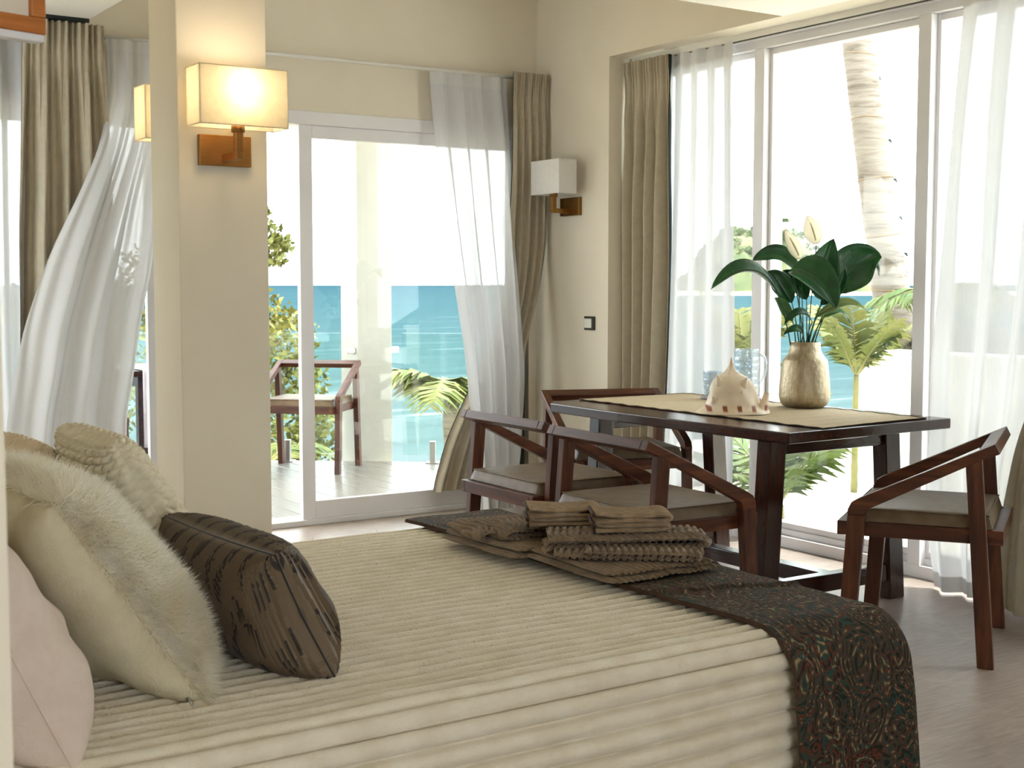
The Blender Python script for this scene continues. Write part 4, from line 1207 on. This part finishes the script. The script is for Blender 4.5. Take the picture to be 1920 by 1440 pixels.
for i, (sp, w, face, mat, sx) in enumerate(LV):
    P3 = [pt(*q) for q in sp]
    leaf('leaf', P3, w * K, face, mat, seed=i)
    stem(pt(1508 + (sx - 1508) * .9, 645, .02 * math.sin(i * 2.3)), P3[0])
def flower(base, tip, width, d, face):
    a, b_ = pt(*base, d), pt(*tip, d)
    ct = (a + b_) / 2 + RV * (.010)
    n, m = 16, 10
    sp = bez([a, ct, b_], n); P = np.zeros((n + 1, m + 1, 3)); fc = Vector(face).normalized()
    for i, p in enumerate(sp):
        dd = (sp[min(i + 1, n)] - sp[max(i - 1, 0)]).normalized(); sd = dd.cross(fc).normalized(); nn = sd.cross(dd)
        t = i / n; w = width * math.sin(PI * min(1, t * .93 + .05)) ** .7 * (1 - .25 * t)
        for j in range(m + 1):
            s = -1 + 2 * j / m; ang = s * 1.25
            P[i, j] = p + sd * (w / 2 * math.sin(ang)) + nn * (-w * .45 * math.cos(ang))
    f = np_grid('spathe', P, 'spathe', lily)
    so = f.modifiers.new('thick', 'SOLIDIFY'); so.thickness = .0008
    MB().tube([sp[2], sp[5] , sp[9], sp[12]], [.003, .0045, .0045, .002], 8).build('spadix', 'spadix', f, True)
    stem(pt(1508 + (base[0] - 1508) * .3, 645, 0), a, .01, .0026)
flower((1499, 484), (1470, 431), 31 * K, .03, (-.55, -.8, .2))
flower((1524, 457), (1506, 405), 42 * K, -.02, (-.55, -.8, .2))

# helmet shell
KS = .1458 * .0022
rows = [(1080, 110, 955), (1066, 125, 950), (1045, 150, 935), (1015, 200, 880), (990, 225, 850), (900, 245, 815), (800, 262, 780), (700, 300, 730), (640, 350, 670), (610, 400, 618), (580, 438, 574), (550, 460, 552), (520, 474, 538), (470, 488, 526), (430, 497, 518), (415, 503, 510)]
sh = empty('conch_shell', (3.875, 4.165, ZM), -YAW); tag(sh, 'large pale spiny conch shell with brown bars along its rim', 'shell')
na = 48
P = np.zeros((len(rows) * 3 - 2, na, 3))
ys = np.array([r[0] for r in rows], float); ls = np.array([r[1] for r in rows], float); rs = np.array([r[2] for r in rows], float)
order = np.linspace(0, len(rows) - 1, len(rows) * 3 - 2)
for i, q in enumerate(order):
    yq = np.interp(q, range(len(rows)), ys); l_ = np.interp(q, range(len(rows)), ls); r_ = np.interp(q, range(len(rows)), rs)
    cxx, hw, z = ((l_ + r_) / 2 - 530) * KS, (r_ - l_) / 2 * KS, (1080 - yq) * KS
    for k in range(na):
        a = 2 * PI * k / na
        bump = 1 + .05 * math.sin(5 * a + z * 30) * min(1, z * 20) + .05 * wob(math.cos(a) * 2, math.sin(a) * 2, z * 25)
        P[i, k] = (cxx + hw * math.cos(a) * bump, hw * .72 * math.sin(a) * bump, z)
np_grid('body', P, 'shell', sh, cv=True)
for (cx_, y_, z_, dx, dy, dz, r0) in ((-.058, -.03, .130, -.012, -.012, .032, .016), (.035, -.045, .125, .010, -.014, .022, .014), (-.075, -.045, .055, -.012, -.02, .018, .016), (.02, -.06, .085, .004, -.02, .012, .014), (.07, .0, .09, .018, -.004, .014, .015), (-.02, .06, .12, -.004, .018, .02, .016)):
    a = Vector((cx_, y_, z_)); d = Vector((dx, dy, dz))
    a = a - d * .35
    MB().tube([a - d * 1.0, a - d * .1, a + d * .45, a + d], [r0 * 2.0, r0 * 1.2, r0 * .5, .002], 10).build('spike', 'shell', sh, True)
lip = []
for k in range(15):
    t = k / 14
    lip.append((.098 + .036 * t, -.03 + .02 * t, .006 + .072 * t ** 2))
Pq = np.array([[(x - .012 + .024 * (1 - .9 * i / 14) * s, y - .010 * (1 - s * s), z) for s in np.linspace(-1, 1, 8)] for i, (x, y, z) in enumerate(lip)])
sh.scale = (1.16, 1.16, 1.10)
lp = np_grid('lip', Pq, 'shell', sh); so = lp.modifiers.new('thick', 'SOLIDIFY'); so.thickness = .007

# glassware
gl = empty('drinking_glass', (4.275, 4.735, ZM + .012)); tag(gl, 'small cut-glass tumbler on a grey coaster behind the shell', 'glass')
def facet_glass(r0, r1, h, wall, nrow, ncol, bumpd):
    n = 48; prof_o = [(0, 0)] ; mb = MB()
    zz = np.linspace(0, h, 40); P = []
    for z in zz:
        r = r0 + (r1 - r0) * z / h; ring = []
        for k in range(n):
            a = 2 * PI * k / n
            m_ = 0 if z > h * .82 or z < h * .06 else bumpd * abs(math.sin(nrow * PI * z / h)) * abs(math.sin(ncol * a / 2))
            ring.append(((r + m_) * math.cos(a), (r + m_) * math.sin(a), z))
        P.append(ring)
    for z in np.linspace(h, wall * 1.6, 12):
        r = r0 + (r1 - r0) * z / h - wall
        P.append([(r * math.cos(2 * PI * k / n), r * math.sin(2 * PI * k / n), z) for k in range(n)])
    mb.grid(np.array(P), cv=True)
    o = len(mb.v); mb.v += [(0, 0, 0), (0, 0, wall * 1.6)]
    for k in range(n):
        mb.f.append((k, o, (k + 1) % n)); b0 = (len(P) - 1) * n; mb.f.append((b0 + k, b0 + (k + 1) % n, o + 1))
    return mb
facet_glass(.036, .045, .118, .004, 4, 10, .003).build('tumbler', 'cut_glass', gl, True)
co = empty('coaster', (4.275, 4.735, ZM)); tag(co, 'grey round coaster under the tumbler', 'coaster')
MB().lathe([(0, 0), (.055, 0), (.057, .005), (.055, .011), (0, .011)], 28).build('disc', 'coaster', co, True)
MB().lathe([(.046, .0105), (.05, .0105), (.05, .0118), (.046, .0118)], 28).build('rim', 'coaster', co, True)
mg = empty('glass_mug', (4.395, 4.635, ZM + .012)); tag(mg, 'tall dimpled glass mug with a handle between shell and vase', 'mug')
facet_glass(.056, .058, .225, .005, 7, 12, .004).build('body', 'cut_glass', mg, True)
hp = bez([(.056, 0, .195), (.098, 0, .21), (.105, 0, .14), (.085, 0, .075), (.055, 0, .055)], 18)
MB().tube(hp, .0075, 10).build('handle', 'cut_glass', mg, True)
mg.rotation_euler = (0, 0, -YAW)
co2 = empty('coaster', (4.395, 4.635, ZM)); tag(co2, 'grey round coaster under the tall glass mug', 'coaster')
MB().lathe([(0, 0), (.072, 0), (.074, .005), (.072, .011), (0, .011)], 28).build('disc', 'coaster', co2, True)
MB().lathe([(.06, .0105), (.064, .0105), (.064, .0118), (.06, .0118)], 28).build('rim', 'coaster', co2, True)

# ------------------------------------------------------------------ wall lamps
def sconce(label, loc, rz, shade_mat, brass, w, lit, group='matching wall sconces'):
    """local: wall plane at y=0, lamp sticks out to -y"""
    r = empty('wall_sconce', loc, rz); tag(r, label, 'wall lamp', group)
    pl = MB().box((-.09, -.022, -.05), (.09, 0, .05)).build('back_plate', brass, r, bevel=.002)
    MB().box((-.0125, -.145, -.037), (.0125, -.022, -.012)).build('arm', brass, r, bevel=.001)
    MB().box((-.0125, -.145, -.012), (.0125, -.118, .055)).build('arm_post', brass, r, bevel=.001)
    MB().lathe([(0, .05), (.022, .05), (.022, .082), (0, .082)], 24, (0, -.130, 0)).build('socket', brass, r, True)
    z0, z1, y0, y1, t = .066, .250, -.19, -.07, .003
    sh_ = MB()
    for a, b_ in (((-w / 2, y0, z0), (w / 2, y0 + t, z1)), ((-w / 2, y1 - t, z0), (w / 2, y1, z1)), ((-w / 2, y0 + t, z0), (-w / 2 + t, y1 - t, z1)), ((w / 2 - t, y0 + t, z0), (w / 2, y1 - t, z1))):
        sh_.box(a, b_)
    s = sh_.build('shade', shade_mat, r)
    tr = MB()
    for zc in (z0, z1):
        tr.tube([(-w / 2, y0, zc), (w / 2, y0, zc), (w / 2, y1, zc), (-w / 2, y1, zc), (-w / 2, y0, zc)], .002, 6)
    tr.build('trim', shade_mat, s)
    bl = MB().lathe([(0, .082), (.012, .086), (.022, .11), (.026, .13), (.018, .15), (0, .158)], 16, (0, -.130, 0)).build('bulb', 'lit_bulb' if lit else 'switch_white', r, True)
    if lit:
        ld = bpy.data.lights.new('lamp_glow', 'POINT'); ld.energy = lit; ld.color = (1.0, .87, .66); ld.shadow_soft_size = .03
        lo = bpy.data.objects.new('lamp_glow', ld); C.objects.link(lo); lo.parent = r; lo.location = (0, -.130, .19)
    return r
sconce('lit wall sconce with a cream linen box shade on the front of the pillar', (1.666, 4.25, 1.721), 0, 'shade_linen', 'brass', .30, 1.0)
sconce('lit wall sconce peeking out from behind the pillar', (1.666, 4.515, 1.721), PI, 'shade_linen', 'brass', .30, 1.0)
sconce('unlit wall sconce with a white box shade near the room corner', (XS, 6.115, 1.717), -PI / 2, 'shade_white', 'brass_dark', .27, 0)
sw = empty('light_switch', (XS, 5.94, 1.067)); tag(sw, 'square dark-framed light switch on the wall below the sconce', 'light switch')
MB().box((-.012, -.045, -.038), (0, .045, .038)).build('frame', 'switch_dark', sw, bevel=.002)
MB().box((-.0165, -.026, -.026), (-.012, .038, .026)).build('rocker', 'switch_white', sw, bevel=.002)

# wooden frame high on the bed-head wall
fr_o = empty('wooden_frame', (XL + .01, 2.10, 1.92), D(17)); tag(fr_o, 'orange-brown wooden frame jutting in at the top left corner', 'frame')
fw, fh_, bw_ = .298, .50, .026
MB().box((0, -.012, -.25), (fw, .012, -.25 + bw_)).build('bottom_rail', 'wood_orange', fr_o, bevel=.003)
MB().box((0, -.012, .25 - bw_), (fw, .012, .25)).build('top_rail', 'wood_orange', fr_o, bevel=.003)
MB().box((fw - bw_, -.012, -.25 + bw_), (fw, .012, .25 - bw_)).build('stile', 'wood_orange', fr_o, bevel=.003)
MB().box((0, -.012, -.25 + bw_), (bw_, .012, .25 - bw_)).build('stile', 'wood_orange', fr_o, bevel=.003)
MB().box((bw_, -.004, -.25 + bw_), (fw - bw_, .002, .25 - bw_)).build('panel', 'wall', fr_o)
MB().box((0, -.012, -.262), (fw - .004, .012, -.25)).build('white_edge', 'frame_white', fr_o, bevel=.002)

# ------------------------------------------------------------------ balcony
dk = empty('balcony_deck', (3.4, 7.6, -.015)); dk['kind'] = 'structure'; dk['label'] = 'pale bleached plank deck of the balcony'
def deck_end(x): return min(10.2, 9.02 - (x - 4.11) * .80)
x = 1.0
k = 0
while x < 6.4:
    x1 = x + .136
    a, b_ = deck_end(x), deck_end(x1)
    if b_ > 6.75:
        MB().hexa([(x - 3.4, 6.63 - 7.6, -.03), (x1 - 3.4, 6.63 - 7.6, -.03), (x1 - 3.4, b_ - 7.6, -.03), (x - 3.4, a - 7.6, -.03)],
                  [(x - 3.4, 6.63 - 7.6, 0), (x1 - 3.4, 6.63 - 7.6, 0), (x1 - 3.4, b_ - 7.6, 0), (x - 3.4, a - 7.6, 0)]).build('plank', 'deck_plank', dk, bevel=.003)
    x += .142; k += 1
struct('balcony_slab', MB().extrude([(.4, 6.62), (6.5, 6.62), (6.5, deck_end(6.5) - .1), (2.66, 10.15), (.4, 10.15)], -.30, -.05, lambda p, q, t: (p, q, t)), 'exterior_white')
struct('balcony_column', MB().box((4.416, 8.71, -3.0), (4.70, 8.98, 3.2)), 'column_plaster', bevel=.006)
# frameless glass balustrade
ED = Vector((.781, -.625, 0)); E0 = Vector((4.11, 8.95, -.015)); EN = Vector((.625, .781, 0))
def bal_panel(t0, t1, label):
    r = empty('glass_balustrade', E0 + ED * t0); tag(r, label, 'balustrade', 'frameless glass panels of the balcony')
    L = t1 - t0
    f = lambda p, q, t: tuple(ED * p + EN * q + ZV * t)
    MB().extrude([(0, -.006), (L, -.006), (L, .006), (0, .006)], .06, .945, f).build('glass_panel', 'balustrade_glass', r)
    for s in (.22 * L, .78 * L):
        sp = MB().extrude([(s - .022, -.022), (s + .022, -.022), (s + .022, .022), (s - .022, .022)], 0, .16, f).build('spigot', 'steel', r, bevel=.003)
        MB().extrude([(s - .05, -.05), (s + .05, -.05), (s + .05, .05), (s - .05, .05)], 0, .008, f).build('base_flange', 'steel', sp)
    return r
bal_panel(-1.55, -.02 + .28, 'clear glass balustrade panel left of the balcony column')
bal_panel(.72, 1.72, 'clear glass balustrade panel right of the balcony column')
for i, (p, lab) in enumerate((((4.39, 8.76, .80), 'left'), ((4.73, 8.76, .80), 'right'))):
    cl = empty('glass_clamp', p); tag(cl, 'small steel glass clamp on the %s side of the balcony column' % lab, 'clamp', 'glass clamps on the column')
    MB().box((-.045 if i == 0 else -.03, -.025, -.022), (.028 if i == 0 else .045, .015, .022)).build('body', 'steel', cl, bevel=.008)
    MB().lathe([(0, -.004), (.008, -.004), (.008, .004), (0, .004)], 10, (0, -.026, 0)).build('screw', 'steel', cl)
# balcony table with a towel over its end
bt_ = empty('balcony_table', (3.1, 8.9, -.015)); tag(bt_, 'small wooden table out on the balcony left of the pillar', 'table')
MB().box((-.40, -.40, .70), (.40, .40, .74)).build('tabletop', 'wood_table', bt_, bevel=.004)
for sx in (-1, 1):
    for sy in (-1, 1):
        MB().box((sx * .33 - .03, sy * .33 - .03, 0), (sx * .33 + .03, sy * .33 + .03, .70)).build('leg', 'wood_table', bt_, bevel=.003)
    MB().box((sx * .33 - .015, -.30, .63), (sx * .33 + .015, .30, .70)).build('apron', 'wood_table', bt_)
tw = empty('towel', (2.70, 8.58, .725)); tag(tw, 'lilac grey towel draped over the balcony table edge', 'towel')
nu_, nv_ = 24, 60
uu, vv = np.meshgrid(np.linspace(0, 1, nu_), np.linspace(0, 1, nv_), indexing='ij')
s = vv * 1.0
yy = np.where(s < .3, -.085 + .3 - s, -.092 - .01 * np.sin(uu * 9)) ; zz = np.where(s < .3, .006, .006 - (s - .3) * .70)
xx = .05 + .20 * uu + .02 * np.sin(uu * 12) * np.clip(s - .3, 0, 1)
yy = yy - np.where(s >= .3, .012 * np.sin(uu * 14 + 1), 0) - np.where(s >= .3, .01, 0)
ct = np_grid('cloth', np.stack([xx, yy, zz], -1), 'towel_lilac', tw); so = ct.modifiers.new('thick', 'SOLIDIFY'); so.thickness = .004
np_grid('fringe', np.stack([xx, yy - .002, zz], -1)[:, -4:] + np.array([0, 0, -.012]), 'towel_lilac', tw)

# ------------------------------------------------------------------ outside: ground, sea, island
g = MB().extrude([(4.8, -12), (22, -12), (9.2, 4.6), (8.6, 7.6), (7.6, 8.7), (6.7, 8.2), (6.6, 6.66), (4.8, 6.66)], -.6, -.05, lambda p, q, t: (p, q, t))
struct('ground_terrace', g, 'concrete_ground')
bm_ = MB()
n = 40
rows_ = []
for i in range(9):
    t = i / 8; row = []
    for k in range(n):
        a = -1.0 + 3.0 * k / (n - 1)
        r = 7.5 + 22 * t + 1.2 * math.sin(5 * a)
        row.append((r * math.sin(a) * 1.0 + .0, r * math.cos(a), -.62 - 2.6 * min(1, t * 1.15)))
    rows_.append(row)
bm_.grid(np.array(rows_)); struct('beach', bm_, 'sand')
sea = MB(); Rn = [18, 26, 34, 44, 60, 90, 150, 300, 700, 2000, 6000, 20000]; P = np.array([[(r * math.sin(a), r * math.cos(a), 0) for a in np.linspace(-1.3, 2.6, 60)] for r in Rn])
so_ = sea.grid(P).build('sea', 'sea_water'); so_.location = (0, 0, -3.0); so_['kind'] = 'structure'

def frond(parent, base, out, length, droop, width, mat, nl=26, seed=0, dry=False):
    r = random.Random(seed); out = Vector(out).normalized()
    p1 = base + out * length * .5 + ZV * length * .12; p2 = base + out * length - ZV * droop * length
    sp = bez([base, p1, p2], 22)
    side = out.cross(ZV)
    side = side.normalized() if side.length > .05 else RV.copy()
    mb = MB()
    mb.tube(sp, [.012 * (1 - .8 * i / 22) * (length / 1.2 + .3) for i in range(23)], 5)
    st = MB().tube(sp, [.014 * (1 - .8 * i / 22) * (length / 1.2 + .3) for i in range(23)], 5).build('frond', 'palm_stem', parent, True)
    lm = MB()
    for i in range(nl):
        t = .14 + .86 * i / (nl - 1); k = min(21, int(t * 22)); f = t * 22 - k
        p = sp[k].lerp(sp[k + 1], min(1, f)); d = (sp[k + 1] - sp[k]).normalized()
        L = width * (math.sin(PI * (.12 + .80 * t)) ** .7) * r.uniform(.85, 1.1)
        for s in (-1, 1):
            dirn = (side * s * .85 + d * .55 + ZV * (.15 - .35 * (1 if dry else r.random()))).normalized()
            tip = p + dirn * L - ZV * L * .28; mid = p + dirn * L * .5 - ZV * L * .03
            wv = d * (L * .045 + .006)
            lm.add([p - wv * .4, p + wv * .4, mid + wv, tip, mid - wv], [(0, 1, 2, 4), (4, 2, 3)])
    lm.build('leaflets', mat, st)
def palm(name, label, base, top, r0, r1, fronds, mat, length, width, seed, trunk='palm_stem', group=None, droop=.5, zup=.6, nl=26, az=None):
    root = empty(name, base); tag(root, label, 'palm', group)
    b0 = Vector((0, 0, 0)); t0 = Vector(top) - Vector(base)
    path = bez([b0, b0.lerp(t0, .5) + Vector((t0.x * -.15, t0.y * -.15, 0)), t0], 14)
    MB().tube(path, [r0 + (r1 - r0) * i / 14 + (.006 * (i % 2)) * (r0 / .05) for i in range(15)], 12).build('trunk', trunk, root, True)
    rr_ = random.Random(seed)
    for i in range(fronds):
        a = (az[i] if az else 2 * PI * i / fronds + rr_.uniform(-.3, .3))
        frond(root, t0, Vector((math.cos(a), math.sin(a), rr_.uniform(zup * .5, zup * 1.5))), length * rr_.uniform(.8, 1.15), droop * rr_.uniform(.6, 1.3), width, mat, nl, seed * 10 + i)
    return root
palm('young_palm', 'young yellow-green palm growing just outside the window behind the vase', (6.52, 5.87, -.05), (6.52, 5.87, .70), .022, .016, 7, 'palm_leaf', .46, .20, 3, group='small palms outside the window', droop=-.05, zup=1.7)
palm('young_palm', 'young palm showing left of the window mullion behind the mug', (6.27, 6.64, -.05), (6.27, 6.64, .74), .025, .018, 7, 'palm_leaf', .50, .22, 5, group='small palms outside the window', droop=.0, zup=1.5)
palm('garden_palm', 'low feathery palm seen under the dining table through the window', (5.2, 5.22, -.05), (5.2, 5.22, .08), .04, .03, 9, 'palm_leaf_green', .62, .26, 8, droop=.1, zup=1.0, nl=20)
palm('garden_palm', 'yellow-green palm rising beyond the balcony glass', (6.40, 10.7, -2.8), (6.40, 10.7, .22), .09, .07, 12, 'palm_leaf', .85, .42, 12, trunk='palm_bark', droop=.55, zup=.6, nl=34)
palm('garden_palm', 'feathery palm low behind the balcony chair', (4.35, 10.7, -2.9), (4.35, 10.7, -.45), .09, .07, 11, 'palm_leaf', .85, .40, 17, trunk='palm_bark', droop=.45, zup=.7, nl=30)
palm('garden_palm', 'dark fan of palm fronds behind the right-hand sheer', (7.43, 5.91, -.05), (7.43, 5.91, 1.2), .05, .04, 9, 'palm_leaf_green', .55, .26, 21, droop=.5, zup=.4)

# tall coconut trunk
tr = empty('coconut_palm', (7.60, 6.48, -.05)); tag(tr, 'tall pale coconut palm trunk leaning outside the big window', 'palm')
path = bez([(.12, -.12, 0), (-.02, .03, 1.2), (-.10, .16, 2.2), (-.20, .40, 4.0), (-.34, .66, 6.2)], 40)
mb = MB(); rad = [.145 - .055 * i / 40 + (.004 if i % 2 else 0) for i in range(41)]
mb.tube(path, rad, 20).build('trunk', 'palm_bark', tr, True)
for i in (12, 13, 15, 17, 19, 22):
    p = path[i]; sd = RV if i % 2 else RV * .9
    MB().tube([p + sd * (rad[i] - .01) - FV * .02, p + sd * (rad[i] + .012) - FV * .02, p + sd * (rad[i] + .02) - FV * .025 - ZV * .02], [.008, .012, .006], 6).build('lamp_hook', 'light_bulb_cord', tr, True)
for i, t in enumerate(np.linspace(8, 38, 11)):
    k = int(t); p = path[k]
    ring = [p + Vector((math.cos(a), math.sin(a), .12 * math.sin(a + i))) * (rad[k] + .002) for a in np.linspace(0, 2 * PI, 17)]
    MB().tube(ring, .004, 4, False).build('ring_scar', 'bark', tr, True)
for i in range(11):
    a = 2 * PI * i / 11
    frond(tr, path[-1], Vector((math.cos(a), math.sin(a), .5)), 2.2, .5, .6, 'palm_leaf_green', 30, 90 + i)

# white garden wall
ww = empty('garden_wall', (7.0, 3.9, -.05)); tag(ww, 'low white garden wall outside the right side of the window', 'wall')
MB().box((-.09, -3.4, 0), (.09, 2.30, .86)).build('wall_body', 'exterior_white', ww, bevel=.01)
MB().box((-.11, -3.42, .86), (.11, 2.32, .90)).build('coping', 'exterior_white', ww, bevel=.01)

# trees and shrubs made of leaf sprays
def leaf_cloud(name, parent, centres, n, size, mat, seed, kind=True, flat=.8):
    r = np.random.default_rng(seed); V = []; 
    c = np.array([q[:3] for q in centres]); rad_ = np.array([q[3] for q in centres])
    i = r.integers(0, len(c), n); d = r.normal(0, 1, (n, 3)); d /= np.linalg.norm(d, axis=1, keepdims=True)
    p = c[i] + d * (rad_[i] * r.uniform(.2, 1, n) ** .6)[:, None] * np.array([1, 1, flat])
    a = r.normal(0, 1, (n, 3)); a /= np.linalg.norm(a, axis=1, keepdims=True)
    b_ = np.cross(a, r.normal(0, 1, (n, 3))); b_ /= np.linalg.norm(b_, axis=1, keepdims=True)
    s = size * r.uniform(.6, 1.3, (n, 1))
    V = np.stack([p - a * s, p + b_ * s * .45, p + a * s, p - b_ * s * .45], 1).reshape(-1, 3)
    o = np_mesh(name, V, np.arange(4 * n).reshape(-1, 4), mat, parent, False)
    if kind: o['kind'] = 'stuff'
    return o
def tree(name, label, base, trunk_h, crown, n, size, mat, seed, cat='tree', group=None, br=.035):
    root = empty(name, base); tag(root, label, cat, group)
    MB().tube(bez([(0, 0, 0), (.1, .1, trunk_h * .5), (0, .0, trunk_h)], 8), [br * 1.6 * (1 - .5 * i / 8) for i in range(9)], 8).build('trunk', 'bark', root, True)
    for (x, y, z, r) in crown:
        MB().tube(bez([(0, 0, trunk_h * .85), (x * .4, y * .4, (trunk_h + z) / 2), (x, y, z)], 6), [br * .5 * (1 - .12 * i) for i in range(7)], 5).build('branch', 'bark', root, True)
    leaf_cloud('foliage', root, crown, n, size, mat, seed)
    return root
rt = random.Random(5)
crown = []
# sprays of the seaside tree beyond the balcony, left and right of the pillar
for (x, y, z, r) in ((5.05, 12.4, 1.9, .30), (5.25, 12.3, 1.65, .28), (4.9, 12.6, 1.55, .22), (5.1, 12.4, 1.0, .42), (4.85, 12.5, .75, .45), (5.35, 12.2, .75, .40), (5.5, 12.2, .3, .35), (5.0, 12.6, .25, .5), (5.75, 12.0, -.15, .40), (5.3, 12.2, -.3, .5), (4.8, 12.5, -.5, .6), (5.6, 12.0, -.7, .4), (4.2, 12.9, .6, .6), (4.3, 12.8, 1.3, .5), (3.4, 13.2, 1.0, .5), (3.6, 13.2, .3, .6)):
    crown.append((x - 4.6, y - 12.6, z + 3.0, r))
tree('seaside_tree', 'loose yellow-green tree beyond the balcony right of the pillar', (4.6, 12.6, -3.0), 2.6, crown, 8000, .05, 'tree_leaf', 31, group='trees beyond the balcony')
crown = []
for (x, y, z, r) in ((3.45, 12.6, 1.35, .28), (3.6, 12.7, 1.0, .3), (3.35, 12.5, .5, .3), (3.55, 12.6, .1, .5), (3.3, 12.6, -.4, .6), (3.7, 12.4, -.9, .6), (3.1, 12.9, -.1, .5), (2.8, 13, -.6, .6)):
    crown.append((x - 3.3, y - 12.7, z + 3.0, r))
tree('seaside_tree', 'leafy tree beyond the balcony between the billowing sheer and the pillar', (3.3, 12.7, -3.0), 2.2, crown, 6500, .05, 'tree_leaf', 33, group='trees beyond the balcony')
def shrub(label, base, crown, n, mat, seed, size=.05):
    return tree('shrub', label, base, .25, crown, n, size, mat, seed, 'shrub', 'garden shrubs outside the window', .02)
shrub('yellow-green shrub just left of the vase outside the window', (7.2, 7.18, -.05), [(0, 0, .35, .25), (-.1, .1, .6, .2), (.15, -.05, .55, .2)], 900, 'tree_leaf', 41)
shrub('leafy shrub over the white wall right of the coconut trunk', (7.85, 6.2, -.05), [(-.2, .15, .75, .25), (.1, -.1, .8, .3), (.2, -.3, .75, .3), (.3, -.6, .75, .3)], 2400, 'tree_leaf', 43)

# island across the bay, with a sand spit
isl = empty('island', (410, 426, -3.0)); tag(isl, 'wooded headland across the turquoise bay', 'island')
def ihill(u, v):
    hgt = 27 * (math.exp(-((u - .30) / .17) ** 2) + .88 * math.exp(-((u - .56) / .13) ** 2) + .45 * math.exp(-((u - .80) / .09) ** 2)) * min(1, (1 - u) * 9) * min(1, u * 9)
    return hgt * max(0, 1 - v * v) ** .6
IL, IWD = 100.0, 24.0
nU, nV = 100, 44
P = np.zeros((nU, nV, 3))
def ipos(u, v): return RV * ((u - .42) * IL) + FV * (v * IWD)
for i in range(nU):
    for j in range(nV):
        u = i / (nU - 1); v = j / (nV - 1) * 2 - 1
        zz_ = ihill(u, v)
        zz_ += (3.0 * wob(u * 18, v * 7, 1) + 2.0 * wob(u * 44, v * 18, 4)) * min(1, zz_ / 6)
        pos = ipos(u, v); P[i, j] = (pos.x, pos.y, max(-.6, zz_))
np_grid('hillside', P, 'island_cover', isl)
Q = np.zeros((60, 8, 3))
for i in range(60):
    for j in range(8):
        u = i / 59; v = j / 7 * 2 - 1
        pos = RV * (-48 + u * 175) + FV * (-IWD - 2 + v * 7)
        Q[i, j] = (pos.x, pos.y, 1.6 * (1 - v * v) * (1 + .25 * wob(u * 9, v, 0)) - .1)
np_grid('sand_spit', Q, 'sand', isl)
cr_ = []
for k in range(170):
    u = rt.uniform(.06, .92); v = rt.uniform(-.9, .5); pos = ipos(u, v)
    cr_.append((pos.x, pos.y, ihill(u, v) + .6, rt.uniform(1.6, 3.6)))
leaf_cloud('island_trees', isl, cr_, 12000, .9, 'tree_leaf_green', 51)
for k in range(7):
    u = .40 + .07 * k + rt.uniform(-.01, .01); pos = ipos(u, 0)
    b0 = Vector((pos.x, pos.y, ihill(u, 0) - 1)); tp = b0 + Vector((.8, .4, 6.5 + rt.uniform(-1.5, 1.5)))
    st = MB().tube([b0, b0.lerp(tp, .5), tp], [.3, .25, .2], 5).build('palm_trunk', 'bark', isl)
    leaf_cloud('palm_crown', st, [(tp.x, tp.y, tp.z, 1.8)], 160, .8, 'tree_leaf_green', 60 + k, flat=.5)
